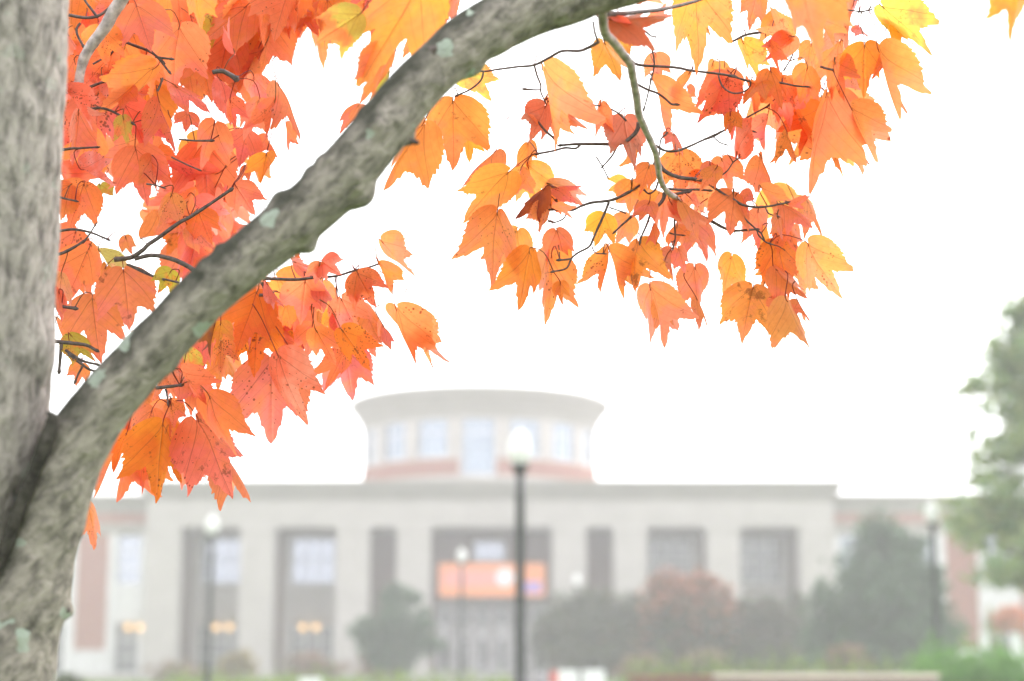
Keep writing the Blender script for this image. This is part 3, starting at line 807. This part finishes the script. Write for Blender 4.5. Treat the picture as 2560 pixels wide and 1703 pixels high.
# -- twigs, read off enlarged crops: (origin x, origin y, scale)
CR = {1: (0, 0, 2.24), 2: (500, 0, 2.24), 3: (1100, 0, 3.1357), 4: (1700, 0, 2.7407), 5: (1100, 400, 3.1367), 6: (1600, 400, 3.1367), 7: (0, 600, 1.96), 8: (400, 550, 2.1778)}
def cp(c, x, y):
    o = CR[c]; return o[0] + x / o[2], o[1] + y / o[2]
NODES = []      # twig points that leaves can hang from: (x, y, depth)
def twig(c, pts, r0, r1, d0=2.3, d1=None, grey=False, name='twig'):
    d1 = d0 if d1 is None else d1
    n = len(pts); s = CR[c][2]; W, Q = [], []
    for i, (x, y) in enumerate(pts):
        f = i / (n - 1); X, Y = cp(c, x, y); d = d0 + (d1 - d0) * f
        W.append(px(X, Y, d)); Q.append((r0 + (r1 - r0) * f) / s / F * d)
        if i: NODES.append((X, Y, d))
    mb = MB(); mb.tube(W, Q, 8, sub=5, rough=.22, rs=160)
    # bud at the tip
    e = W[-1]; t = (W[-1] - W[-2]).normalized()
    mb.tube([e - t * .002, e + t * .0015, e + t * .005], [Q[-1] * 1.1, Q[-1] * 1.5, Q[-1] * .4], 6, sub=2)
    mb.build(name, M['twig_grey'] if grey else M['twig'], maple, True)
twig(3, [(1270, 90), (1290, 250), (1360, 330), (1430, 420), (1490, 500), (1510, 600), (1540, 750), (1555, 880), (1590, 970), (1640, 1080), (1690, 1200), (1710, 1300), (1720, 1380), (1750, 1460), (1790, 1510), (1860, 1560), (1890, 1620)], 40, 19, 1.85, 2.25, True, 'branch')
TW = [
 (6, [(285, 312), (350, 410), (400, 430), (480, 445), (560, 480), (650, 530), (730, 555), (830, 550), (910, 545)], 19, 8),
 (6, [(290, 330), (285, 400), (270, 480), (275, 560), (275, 620), (262, 680)], 10, 5), (6, [(230, 572), (275, 585), (325, 590)], 6, 5), (6, [(350, 420), (310, 455), (285, 470)], 8, 5),
 (6, [(150, 30), (200, 90), (300, 135), (420, 150), (500, 165), (560, 200), (640, 260), (730, 310), (800, 350), (900, 370), (1000, 365), (1080, 350), (1150, 335)], 17, 7),
 (6, [(500, 160), (600, 140), (680, 90), (730, 20), (770, -10)], 8, 4), (6, [(735, 330), (770, 400), (830, 470), (910, 545), (930, 590), (980, 640), (1015, 655)], 8, 6),
 (6, [(985, 375), (1010, 420), (1070, 440)], 6, 6), (6, [(200, 225), (330, 235), (440, 232), (540, 240)], 11, 8), (6, [(250, 270), (310, 262), (375, 250)], 12, 11), (6, [(910, 545), (950, 575), (965, 605)], 7, 6),
 (5, [(1700, -10), (1660, 90), (1590, 170), (1500, 240), (1400, 295), (1320, 320), (1190, 335), (1100, 365), (1030, 395), (880, 390)], 17, 8),
 (5, [(1040, 390), (960, 360), (915, 325)], 6, 6), (5, [(990, 410), (970, 460), (900, 490), (870, 485)], 6, 6),
 (5, [(1325, 330), (1290, 420), (1240, 530), (1200, 620), (1170, 680), (1080, 730), (1030, 775), (990, 850), (890, 875)], 11, 7), (5, [(1030, 775), (985, 782), (940, 785)], 8, 9), (5, [(1190, 680), (1220, 730), (1280, 735)], 6, 5),
 (5, [(1765, 250), (1750, 310), (1700, 370), (1640, 415), (1530, 430), (1450, 490), (1375, 560)], 16, 7), (5, [(1650, 420), (1620, 510), (1580, 600), (1570, 640)], 9, 7), (5, [(1460, 420), (1410, 400), (1350, 380)], 6, 5), (5, [(1710, 170), (1690, 230), (1640, 265), (1600, 235)], 8, 7),
 (3, [(1560, 960), (1540, 1030), (1470, 1100), (1390, 1130), (1250, 1130), (1100, 1130), (1000, 1135), (950, 1140)], 18, 9), (3, [(1100, 1135), (1060, 1165), (980, 1160), (880, 1185), (770, 1205)], 9, 9),
 (3, [(1390, 1140), (1350, 1220), (1280, 1300)], 9, 6), (3, [(1225, 1230), (1275, 1310), (1310, 1380)], 6, 5), (3, [(1460, 950), (1400, 890), (1300, 840), (1210, 825)], 8, 6),
 (3, [(1240, 330), (1150, 380), (1080, 400), (960, 400), (860, 450), (740, 510), (600, 525), (450, 545), (340, 560), (240, 540)], 14, 7, 2.05, 2.25), (3, [(340, 565), (320, 630), (240, 700), (140, 745)], 8, 7),
 (3, [(740, 515), (760, 590), (790, 670), (790, 720), (820, 790)], 9, 6), (3, [(785, 705), (730, 705), (670, 700)], 6, 8), (3, [(1200, 170), (1215, 260), (1240, 330)], 10, 9, 1.95, 2.05), (3, [(740, 905), (780, 970), (830, 1030), (890, 1080)], 8, 10),
 (3, [(1290, 310), (1370, 290), (1450, 245), (1560, 215), (1620, 190)], 16, 8, 2.0, 2.1), (3, [(1330, 190), (1440, 220), (1590, 235), (1650, 280), (1690, 290)], 10, 7, 1.95, 2.1),
 (3, [(1300, 110), (1400, 108), (1500, 100), (1700, 80), (1850, 50), (2000, 10), (2100, -25)], 22, 11, 1.9, 2.2),
 (3, [(1500, 480), (1560, 510), (1700, 520), (1850, 530), (1980, 555), (2190, 580), (2300, 598)], 12, 9), (4, [(430, 545), (490, 560), (600, 560), (700, 570), (800, 590), (890, 595)], 8, 6), (4, [(330, 520), (380, 530), (440, 548)], 8, 7),
 (4, [(262, 515), (290, 590), (350, 635), (420, 635), (475, 600), (485, 565)], 6, 6), (3, [(1660, 380), (1680, 500), (1650, 650), (1620, 780), (1600, 850)], 8, 6), (3, [(1545, 660), (1620, 700), (1700, 730), (1760, 770), (1810, 815), (1850, 820)], 10, 8),
 (3, [(1690, 1140), (1760, 1180), (1850, 1185), (1950, 1150), (2060, 1100), (2190, 1040)], 11, 8), (4, [(165, 955), (230, 935), (350, 865), (450, 810), (590, 735)], 8, 6), (4, [(400, 860), (450, 885), (500, 900)], 5, 5), (4, [(230, 940), (270, 975), (310, 990)], 5, 4),
 (3, [(1720, 1220), (1730, 1100), (1770, 1055)], 7, 6), (4, [(330, 290), (370, 280), (450, 240), (560, 220), (630, 205)], 7, 11), (4, [(890, 42), (1000, 48), (1120, 65), (1230, 80)], 7, 5), (4, [(960, 455), (1005, 470), (1050, 480)], 9, 7),
 (4, [(775, 370), (750, 420), (720, 470)], 5, 5), (4, [(1320, 66), (1290, 72), (1250, 80)], 6, 5), (4, [(880, -40), (850, 20), (890, 42)], 8, 7),
 (8, [(560, 318), (610, 320), (740, 325), (830, 315), (960, 305), (1060, 275), (1130, 260), (1190, 240)], 10, 5), (8, [(540, 410), (570, 408), (600, 400)], 9, 7), (8, [(556, 340), (566, 370), (572, 408)], 7, 7), (8, [(-20, 915), (40, 908), (110, 900)], 10, 8), (8, [(30, 920), (40, 960), (45, 1000)], 6, 5),
 (7, [(660, 95), (740, 75), (830, 90), (900, 118), (945, 145), (1010, 190)], 10, 13), (1, [(640, 1455), (680, 1450), (740, 1440), (800, 1400), (830, 1370), (890, 1330), (1000, 1250), (1065, 1215), (1180, 1140), (1290, 1065)], 14, 9),
 (7, [(230, 322), (300, 326), (365, 335)], 9, 8), (7, [(230, 492), (340, 505), (420, 515), (470, 540)], 11, 7), (7, [(300, 510), (296, 570), (290, 640)], 9, 7), (7, [(320, 540), (400, 590), (475, 610)], 8, 6), (7, [(330, 560), (390, 600), (430, 630), (470, 645)], 8, 6), (7, [(405, 620), (385, 655), (370, 690)], 6, 5), (7, [(630, 120), (700, 150), (760, 180), (860, 205)], 6, 5), (7, [(255, 80), (330, 55), (405, 10)], 8, 6),
 (1, [(385, 85), (480, 100), (560, 85), (640, 20)], 9, 8), (1, [(548, 100), (510, 50), (480, 10), (465, -20)], 8, 6), (1, [(450, 130), (430, 160), (435, 200), (465, 255)], 7, 7), (1, [(580, 218), (640, 180), (690, 150), (760, 110), (860, 75)], 10, 6), (1, [(640, 210), (750, 255), (820, 280), (880, 320), (945, 400)], 9, 6), (1, [(870, 318), (910, 325), (955, 330)], 7, 6), (1, [(830, 270), (865, 305), (910, 345)], 7, 6),
 (1, [(500, 490), (580, 460), (670, 450)], 8, 6), (1, [(480, 622), (560, 605), (640, 630), (740, 690)], 9, 6), (1, [(520, 360), (620, 300), (660, 250)], 6, 5), (1, [(320, 845), (400, 832), (450, 830), (540, 825)], 9, 5), (1, [(310, 1098), (360, 1112), (420, 1125)], 7, 5), (1, [(310, 1300), (400, 1285), (500, 1300), (600, 1340)], 8, 6), (1, [(300, 1440), (400, 1390), (480, 1340), (530, 1265)], 7, 4),
 (1, [(820, 1030), (870, 1038), (910, 1050)], 5, 4), (1, [(1000, 780), (1090, 788), (1180, 788)], 5, 6), (1, [(960, 880), (1030, 915), (1110, 950)], 4, 4), (1, [(710, 1480), (800, 1525), (900, 1565)], 6, 6), (1, [(665, 70), (700, 130), (750, 175)], 16, 9), (1, [(755, 28), (710, 50), (650, 80)], 8, 10), (1, [(1190, 405), (1250, 400), (1320, 440)], 12, 15), (1, [(880, 510), (892, 490), (905, 455)], 9, 5),
]
for t in TW: twig(*t, 2.27 if t[0] in (1, 7) else 2.25) if len(t) == 4 else twig(*t)
twig(1, [(720, -90), (690, -20), (640, 60), (590, 150), (530, 230), (485, 300), (455, 380), (440, 470)], 44, 26, 2.2, 2.22, True, 'branch')

# -- leaves.  hue pairs (blade, patches near the base)
HUE = dict(a=((.91, .30, .10), (.92, .34, .07)), c=((.91, .26, .175), (.92, .29, .12)), o=((.92, .285, .13), (.92, .32, .09)), y=((.91, .33, .07), (.92, .41, .06)), r=((.89, .205, .14), (.90, .235, .12)),
           p=((.90, .36, .29), (.87, .22, .14)), g=((.87, .29, .08), (.64, .56, .09)), b=((.26, .08, .045), (.42, .13, .04)), d=((.83, .20, .035), (.87, .27, .035)), k=((.91, .29, .16), (.92, .32, .11)), w=((.85, .50, .34), (.6, .55, .22)), n=((.66, .25, .16), (.74, .2, .11)))  # p is pink, paled so gloss highlights sit in the blade colour
LV = {
 3: 'c 800 530 900 1240 .55|n 830 830 690 1130 .7|r 840 780 930 1170 .45|c 700 960 656 800 .3|o 1080 838 1005 1050 .3|c 1260 805 1220 1105 .5|n 1450 925 1525 1350 .72|a 1560 1140 1525 1365 .5|y 1290 330 1420 640 .8|y 1430 275 1490 440 .9|c 1690 425 1725 650 1|o 1665 625 1800 1110 .45|c 1830 1050 1840 1230 .6|a 1990 -150 2015 600 .62 2.26|a 100 790 95 1340 .9|g 190 560 400 800 .8|d 200 1010 240 1290 .65|c 430 1180 135 1530 .42|y 690 1125 690 1345 .7|r 1420 -30 1830 60 .5 1.95|n 1310 150 1800 140 .3 2.0|r 1330 140 1480 300 .6 1.95|c 1640 150 1830 120 .5 2.0|a 1960 565 1845 740 .4|c 1940 680 1980 830 .4',
 5: 'a 540 100 170 505 .62|a 690 40 770 388 .98|o 640 60 560 300 .55|c 850 190 1150 365 .75|c 880 220 1110 210 .45|c 880 380 1060 470 .5|c 850 350 765 600 .6|b 830 215 590 475 .5|d 850 220 850 400 .5|o 450 415 400 990 .85|a 705 715 605 1190 .75|c 915 548 990 840 .78|o 875 745 832 1295 .5|a 940 960 960 1150 .7|y 1290 430 1210 690 1.05|a 1325 703 1445 1095 .5|a 1330 705 1250 1062 .45|a 1545 632 1525 1058 .8|k 1650 1000 1650 1458 .7|k 1650 1000 1758 1480 .45|k 1760 1000 1850 1330 .45|y 1470 180 1315 240 .9|a 1500 170 1490 430 1.1|c 1640 45 1560 290 .7|c 1640 330 1560 490 .9|o 1670 510 1605 680 .3',
 6: 'a 310 -60 320 312 .95|c 560 10 640 150 .8|c 640 -10 720 285 .72|c 735 255 690 598 .88|c 315 320 570 510 .42|p 400 305 510 450 .3|k 180 280 190 625 .62|a 290 518 278 690 .8|c 395 462 545 832 .62|n 245 700 260 990 .33|c 300 692 350 900 .65|c 435 840 458 1268 .6|c 440 1080 538 1330 .28|a 715 755 652 1108 .72|a 885 998 788 1448 .9|c 925 392 925 718 .6|a 1140 472 1250 760 .65|d 1080 640 1150 1095 .78|c 1060 850 1330 1100 .65|o 1050 858 935 1010 .75|c 1150 1090 1335 1485 .62|c 1240 1105 1345 1290 .35|c 1150 1095 1170 1385 .4|o 1310 660 1605 1090 .72|c 1310 318 1440 640 .45|c 1110 340 1350 540 .6|c 1150 345 1290 385 .5|k 945 210 1085 440 .38|n 1030 1100 1100 1270 .3|c 1080 440 1120 640 .6|o 600 60 470 260 .7|c 1180 540 1220 760 .6|o 1010 700 1000 960 .6|c 1230 860 1290 1100 .6|o 470 90 380 280 .7|c 240 330 330 480 .6|c 780 280 850 440 .5|o 960 520 880 700 .5',
 4: 'o 540 -70 470 212 .75|a 790 -190 965 455 .72 1.8|c 770 250 510 200 .85|c 770 250 560 430 .7|c 600 300 690 520 .5|a 430 283 545 560 .6|p 1190 20 1085 268 .6|p 1190 30 1150 480 .42|p 1230 180 1305 260 .4|g 1385 45 1740 385 .62 2.2|y 1265 308 1258 675 .85|a 1360 340 1530 868 .42|o 1100 285 1050 720 .6 2.55|a 870 465 820 720 .8|a 225 438 100 772 .6|r 330 528 115 857 .78|c 345 560 345 965 .55|p 388 1058 400 650 .33|a 690 528 640 790 1|a 560 545 430 720 .6|a 705 730 640 1140 .72|d 970 735 812 1102 .58 2.2|a 1000 650 900 1335 .56|k 1035 690 1268 1268 .5|a 1040 700 1128 1248 .45|a 960 660 740 1140 .45 2.48|k 1170 738 1358 1120 .5 2.2|k 1160 480 1300 740 .5 2.5|c 550 1072 682 1360 .6|d 345 775 340 920 .85|c 600 800 575 1045 .3|y 2300 -150 2265 322 .62 1.75|c 880 640 830 720 .4|a 900 560 960 720 .7|a 620 480 700 760 .7|k 700 560 760 900 .7|o 480 560 520 800 .6|a 800 540 900 820 .7|a 1060 420 1130 700 .7|a 900 300 860 520 .7|a 300 470 210 700 .6|o 660 80 720 330 .7|a 730 900 800 1120 .6|a 120 20 210 260 .6|o 1420 340 1310 560 .5|c 960 120 1060 330 .6|y 1420 120 1530 400 .6',
 8: 'c 1205 116 1388 318 .42|o 1190 233 1262 402 .45|c 1285 482 1395 818 .52|c 1390 540 1485 822 .32|o 1075 288 1168 472 1|g 1075 290 1072 455 .7|p 880 225 985 300 .9|c 870 235 845 348 .9|r 728 230 850 262 .55|p 860 338 985 490 .42|c 790 335 765 565 .85|c 820 370 880 500 .6|c 985 428 1095 650 .72|y 960 480 925 655 .7|o 1100 465 1205 672 .6|c 1110 590 1170 742 .8|c 1215 572 1287 672 .32|c 830 568 800 752 .9|o 850 600 955 782 .6|a 690 448 640 628 .62|r 722 470 735 690 .5|d 530 388 400 712 .75|d 530 535 525 842 .7|y 330 558 315 690 .75|b 300 562 272 745 .5|c 240 610 205 855 .62|o 330 655 332 828 .62|k 470 685 482 912 .33|c 605 770 605 1202 .85|p 640 735 785 1098 .48|o 700 690 795 890 .6|c 1005 700 1048 972 1|c 1010 700 888 925 .55|d 990 598 1145 815 .62|p 580 342 672 470 .32|c 100 822 235 1000 .38|c 265 960 415 1290 .48|o 175 880 260 1100 .6|c 205 1085 372 1508 .66|c 318 1238 485 1528 .42|g 150 705 180 845 .6|o 60 1000 75 1130 .8|r 980 500 1000 640 .4|c 755 175 775 225 .5',
 7: 'd 800 900 765 1274 .68|r 745 835 655 1065 .72|d 622 945 552 1142 .5|c 580 1010 462 1255 .48|c 632 1000 575 1275 .33|c 700 1060 690 1242 .5|c 430 1292 458 1510 .52|o 815 790 828 935 .9|c 885 640 1015 800 .42|c 880 1050 890 1220 .3|o 760 1020 735 1215 .4|o 430 55 320 300 .75|w 488 52 600 192 .4|c 605 148 640 432 .88|c 452 284 482 602 .82|g 345 465 472 602 .6|g 840 152 770 262 .8|o 400 608 372 716 .8|c 300 170 285 360 .7|c 275 400 310 500 .4|r 290 250 300 400 .6|o 520 130 460 260 .6|d 860 620 900 720 .5',
 1: 'p 380 188 540 482 .42|c 420 345 470 645 .55|p 370 512 520 745 .4|c 440 630 405 932 .55|p 598 390 850 538 .45|c 690 465 680 632 1|r 700 590 830 855 .72|c 890 560 982 860 .4|g 690 655 720 832 .65|c 1050 632 1040 748 .95|c 1200 690 1120 950 .8|c 1380 738 1340 945 .95|r 1218 970 948 1068 .48|r 1320 1040 1430 1208 .95|p 1085 1140 1290 1315 .45|p 455 945 655 1045 .4|c 760 835 830 1158 .95|o 850 840 960 1020 1|o 470 1030 380 1295 1|g 560 1030 550 1165 .6|o 700 1325 740 1430 .8|k 800 1335 1042 1290 .42|a 1110 1185 1190 1375 1.05|c 1060 1090 900 1260 .5|c 800 640 860 850 .5|o 560 150 600 380 .9|o 700 260 640 480 .9|c 1000 150 960 562 .8|o 820 330 850 560 .8|c 640 20 520 200 .6|r 470 60 430 180 .6|c 980 480 1180 640 .5|p 1230 440 1440 640 .5|o 1150 170 1100 480 .7 2.5|o 1000 -80 1010 300 .8 2.6|c 860 100 720 330 .8 2.5|g 1200 100 1240 370 .4 2.45|a 1090 -60 1130 170 .7|o 760 -60 800 140 .8|c 1290 560 1320 740 .6|p 1310 290 1280 90 .3|c 850 880 880 1100 .6|p 700 960 830 1145 .3|c 1060 1270 1200 1400 .7|o 960 1090 880 1290 .6',
 2: 'g 890 80 650 255 .85 2.0|a 1230 -120 890 490 .78 1.98|a 1060 280 890 600 .5 2.0|g 1060 405 935 570 .7 2.05|c 890 590 783 755 .6|o 1250 690 1020 1080 .58 2.2|c 440 470 562 790 .42|c 480 690 492 860 .35|y 372 865 342 1030 .75|c 330 560 240 790 .7|o 640 100 690 392 .72 2.6|o 560 60 480 330 .7 2.6|c 400 100 330 420 .7 2.5|o 760 -80 720 180 .8 2.5|c 300 430 330 640 .7|c 420 560 370 780 .6|c 380 760 440 890 .5|o 300 880 330 1040 .6|c 250 930 220 1040 .6|a 980 -120 830 80 .7 2.5|o 1440 -120 1330 200 .6 2.2|a 1250 150 1130 330 .7 2.1|o 100 80 60 330 .8 2.5|c 230 160 250 460 .8 2.5|o 1010 690 1050 900 .5 2.2',
}
# outline of a red maple blade, polar from the petiole: angle -> radius
OA = [0, 2, 5, 9, 13, 17, 20, 24, 28, 31, 33, 35, 38, 43, 49, 56, 64, 72, 80, 92, 110, 135, 165]
OR = [1.0, .93, .85, .745, .645, .575, .59, .645, .73, .81, .855, .80, .72, .66, .62, .575, .52, .47, .40, .31, .20, .11, .05]
RAD = np.array([0.0, .14, .32, .5, .66, .8, .9, .96, 1.0])
class LeafBuf:
    def __init__(s): s.v, s.f, s.uv, s.t1, s.t2, s.sd, s.n = [], [], [], [], [], [], 0
    def put(s, V, Fc, uv, c1, c2, sd):
        s.v.append(V); s.f.extend([tuple(i + s.n for i in q) for q in Fc]); s.uv.append(uv)
        k = len(V); s.t1.append(np.tile(c1, (k, 1))); s.t2.append(np.tile(c2, (k, 1))); s.sd.append(np.tile(sd, (k, 1))); s.n += k
    def build(s, name):
        me = bpy.data.meshes.new(name); V = np.concatenate(s.v)
        me.from_pydata(V.tolist(), [], s.f)
        uv = np.concatenate(s.uv); lay = me.uv_layers.new(name='UVMap')
        li = np.empty(len(me.loops), dtype=np.int32); me.loops.foreach_get('vertex_index', li)
        lay.data.foreach_set('uv', uv[li].ravel())
        for nm, arr in (('tint', s.t1), ('tint2', s.t2), ('seed', s.sd)):
            a = me.color_attributes.new(nm, 'FLOAT_COLOR', 'POINT'); arr = np.concatenate(arr)
            a.data.foreach_set('color', np.concatenate([arr, np.ones((len(arr), 1))], 1).ravel())
        me.materials.append(M['leaf']); me.polygons.foreach_set('use_smooth', [True] * len(me.polygons))
        return link(name, me, maple)
def leaf(buf, base, tip, w, hue, att, g):
    L = tip - base; ln = L.length; L.normalize()
    N = (EYE - base).normalized(); N = (N - L * N.dot(L)).normalized()
    S = L.cross(N)
    # outline with this leaf's own lobes and teeth
    def half(k):
        a = np.array(OA, float); r = np.array(OR, float)
        sh = g.uniform(-3, 4); a = a + sh * np.exp(-((a - 36) / 16.0) ** 2)
        r = r * (1 + g.uniform(-.13, .10) * np.exp(-((a - 38) / 11.0) ** 2) + g.uniform(-.12, .18) * np.exp(-((a - 20) / 6.0) ** 2))
        th = np.concatenate([np.arange(0, 84, 1.15), np.arange(84, 166, 7.0)])
        rr = np.interp(th, a, r)
        ph = g.uniform(0, 6); per = g.uniform(4.2, 5.4)
        saw = ((th / per + ph) % 1.0)
        amp = .055 * np.clip((th - 2) / 6, 0, 1) * np.clip((86 - th) / 20, 0, 1)
        rr = rr * (1 + amp * (saw - .5) + .02 * np.sin(th * .9 + ph * 3))
        return np.radians(th), rr
    t1, r1 = half(0); t2, r2 = half(1)
    th = np.concatenate([-t2[::-1], t1[1:]]); rr = np.concatenate([r2[::-1], r1[1:]])
    m = len(th)
    U = (np.sin(th) * rr)[:, None] * RAD[None, :]; Vv = (np.cos(th) * rr)[:, None] * RAD[None, :]
    fold = g.uniform(-.05, .42) if w > .6 else g.uniform(.15, .7)
    curl = g.uniform(-.16, .24); tw = g.uniform(-.5, .5) * (1.5 if w < .5 else 1); k1 = g.uniform(2, 3.4); ph = g.uniform(0, 6)
    side = g.uniform(-.3, .3)
    h = -fold * np.abs(U) * (.75 + .6 * Vv) - (.35 * fold + .2) * U ** 2 - curl * np.maximum(Vv, 0) ** 2 + side * U * Vv
    rho = np.hypot(U, Vv)
    h += .035 * np.sin(th * k1 * 2.2 + ph)[:, None] * rho ** 2 + .018 * np.sin(9 * U + ph) * np.sin(8 * Vv + 2 * ph) - .02 * np.exp(-(np.abs(U) / .02) ** 2)
    lob = np.exp(-((np.abs(th) - R(38)) / .2) ** 2)[:, None] * rho ** 3
    h += -g.uniform(-.05, .25) * lob
    ang = tw * Vv
    Uc = U * np.cos(ang) - h * np.sin(ang) * .6; hh = h * np.cos(ang) + U * np.sin(ang)
    # swing the drooped blade so that its tip still points along L, then turn it about L until it looks w wide
    k0 = len(t2) - 1; vt, ht = Vv[k0, -1], hh[k0, -1]; tl = math.hypot(vt, ht); ca, sa = vt / tl, ht / tl
    V2 = (Vv * ca + hh * sa) / tl; H2 = (hh * ca - Vv * sa) / tl; U2 = Uc / tl
    best = None
    sg = g.choice((-1, 1))
    for yw in np.linspace(0, 1.3, 27):
        e = U2 * math.cos(yw * sg) + H2 * math.sin(yw * sg); e = abs(float(e.max() - e.min()) - w)
        if best is None or e < best[0] - .004: best = (e, yw * sg)
    yaw = best[1]; S, N = S * math.cos(yaw) - N * math.sin(yaw), N * math.cos(yaw) + S * math.sin(yaw)
    bx = np.array(base); La, Sa, Na = np.array(L), np.array(S), np.array(N)
    # e = U2 cos + H2 sin along the picture's side axis
    S0 = np.array(L.cross((EYE - base).normalized()).normalized()); N0 = np.cross(S0, La); N0 = N0 if N0 @ np.array(EYE - base) > 0 else -N0
    c_, s_ = math.cos(yaw), math.sin(yaw)
    E = U2 * c_ + H2 * s_; D = H2 * c_ - U2 * s_
    Pn = bx + ln * (V2[..., None] * La + E[..., None] * S0 + D[..., None] * N0)
    nr = len(RAD); V = Pn.reshape(-1, 3)
    I = np.arange(m * nr).reshape(m, nr)
    Fc = np.stack([I[:-1, :-1], I[:-1, 1:], I[1:, 1:], I[1:, :-1]], -1).reshape(-1, 4).tolist()
    uv = np.stack([U, Vv], -1).reshape(-1, 2)
    c1, c2 = (np.array(q) for q in HUE[hue])
    j = np.array([g.uniform(.94, 1.04), g.uniform(.82, 1.18), g.uniform(.75, 1.2)])
    sd = np.array([g.random(), g.random() ** 1.6 * (1.3 if hue in 'db' else .85), g.random() if hue in 'dbna' else g.random() * .7])
    buf.put(V, Fc, uv, np.clip(c1 * j, 0, .93), np.clip(c2 * j, 0, .93), sd)
    # petiole
    if att is None:
        att = base - L * ln * g.uniform(.3, .6) + Vector((g.uniform(-.012, .012), 0, .012))
    mid = (base + att) / 2 - L * ln * .10 + Vector((g.uniform(-.006, .006), g.uniform(-.006, .006), .004))
    tb = MB(); tb.tube([base + L * .004, base - L * ln * .06, mid, att], [.0005, .0006, .0006, .0008], 5, sub=3)
    pc = np.array([[.30, .055, .04], [.38, .10, .05], [.26, .16, .06]][g.randrange(3)])
    buf.put(np.array(tb.v), tb.f, np.full((len(tb.v), 2), (-3.0, -5.0)), pc, pc, np.array([.3, 0, 0]))
jobs = []
g = random.Random(4)
for c, txt in LV.items():
    for row in txt.split('|'):
        q = row.split(); b = cp(c, float(q[1]), float(q[2])); t = cp(c, float(q[3]), float(q[4]))
        left = c in (1, 2, 7)
        if c in (3, 4, 5, 6) and q[0] in 'cr' and g.random() < .6: q[0] = 'k'
        d = float(q[6]) if len(q) > 6 else (g.uniform(2.25, 2.45) if left else g.uniform(2.2, 2.42))
        if c in (7, 8): t = (b[0] + (t[0] - b[0]) * 1.05, b[1] + (t[1] - b[1]) * 1.05)
        jobs.append((b, t, min(1.1, float(q[5]) * (1.18 if c in (7, 8) else 1.0 if c == 4 else 1.06)), q[0], d))
# more leaves of the same boughs behind the traced ones, left of the limb and beyond the top edge
GAPS = [(460, 290, 52), (285, 548, 50), (475, 45, 14), (400, 478, 30), (285, 322, 16), (420, 395, 22), (180, 545, 30), (560, 330, 0), (375, 640, 25), (860, 250, 130), (740, 330, 150), (700, 430, 80), (660, 215, 30), (755, 210, 100), (180, 820, 22), (320, 800, 26), (345, 660, 22), (410, 55, 18), (235, 700, 10)]
def clear(x, y, m=0):
    return all((x - a) ** 2 + (y - b) ** 2 > (r + m) ** 2 for a, b, r in GAPS)
n = 0
while n < 150:
    if n < 110: x, y = g.uniform(140, 760), g.uniform(-90, 620)
    elif n < 135: x, y = g.uniform(560, 1120), g.uniform(-170, 10)
    else: x, y = g.uniform(1500, 2250), g.uniform(-170, -60)
    a = math.radians(90 + g.gauss(0, 38)); l = g.uniform(105, 190)
    t = (x + l * math.cos(a), y + l * math.sin(a))
    lim = 962 - (t[0] - 204) * .76         # stay above the limb's line
    if t[1] > lim + 40 or (n < 110 and x > 690 and y > 40) : continue
    if not all(clear(x + (t[0] - x) * f, y + (t[1] - y) * f, 22 if f > .2 else 4) for f in (0, .3, .55, .8, 1)): continue
    up = y < 240
    jobs.append(((x, y), t, g.uniform(.5, 1.0), g.choice('occcooapr' if not up else 'oooocoaka'), g.uniform(2.4, 2.75)))
    n += 1
for x0, x1, y0, y1, k in ((520, 830, 690, 830, 26), (420, 560, 820, 900, 8), (270, 420, 960, 1070, 12), (690, 1000, -70, 40, 16), (1750, 2080, 40, 300, 3), (1260, 1420, 560, 640, 4), (1560, 2000, 420, 640, 9)):
    for _ in range(k):
        x, y = g.uniform(x0, x1), g.uniform(y0, y1); a = math.radians(90 + g.gauss(0, 26)); l = g.uniform(80, 135)
        jobs.append(((x, y), (x + l * math.cos(a), y + l * math.sin(a)), g.uniform(.5, .95), g.choice('cocorap' if x < 1000 else 'akoocak'), g.uniform(2.4, 2.6)))
def area(j):
    (a, b, w, _, d) = j
    x = (a[0] + b[0]) / 2; y = (a[1] + b[1]) / 2
    return (a[0] - b[0]) ** 2 + (a[1] - b[1]) ** 2 if 0 < x < W0 and -20 < y < H0 else 0
order = sorted(range(len(jobs)), key=lambda i: -area(jobs[i]) * jobs[i][2] * (1 if jobs[i][4] < 2.43 else .35))
single = set(order[:100])
rest = LeafBuf()
for i, (b, t, w, hue, d) in enumerate(jobs):
    near = min(NODES, key=lambda q: (q[0] - b[0]) ** 2 + (q[1] - b[1]) ** 2)
    dist = math.hypot(near[0] - b[0], near[1] - b[1])
    att = px(*near) if dist < 105 and abs(near[2] - d) < .16 else None
    if att is not None and dist < 60: d = near[2] + g.uniform(-.025, .09)
    B3 = px(b[0], b[1], d)
    T3 = px(t[0], t[1], d + g.uniform(-.028, .028))
    buf = LeafBuf() if i in single else rest
    leaf(buf, B3, T3, w, hue, att, random.Random(1000 + i))
    if i in single: buf.build('leaf')
tag(rest.build('leaves'), kind='stuff')

# ================================================================== ADDED HAZE
mb = MB(); mb.box(-165, 165, -85, 245, -1.2, 24.5)
hz = mb.build('added_haze', M['stone'])
hz.data.materials.clear()
t = NT('haze_veil'); v = t.n('ShaderNodeVolumePrincipled')  # even scattering volume, added to veil far things the way bloom would
v.inputs['Color'].default_value = (0.975, 0.955, 1.0, 1)
v.inputs['Density'].default_value = 0.0028
v.inputs['Anisotropy'].default_value = 0.2
t.l(v.outputs[0], t.out.inputs['Volume'])
hz.data.materials.append(t.mat)
tag(hz, kind='stuff')
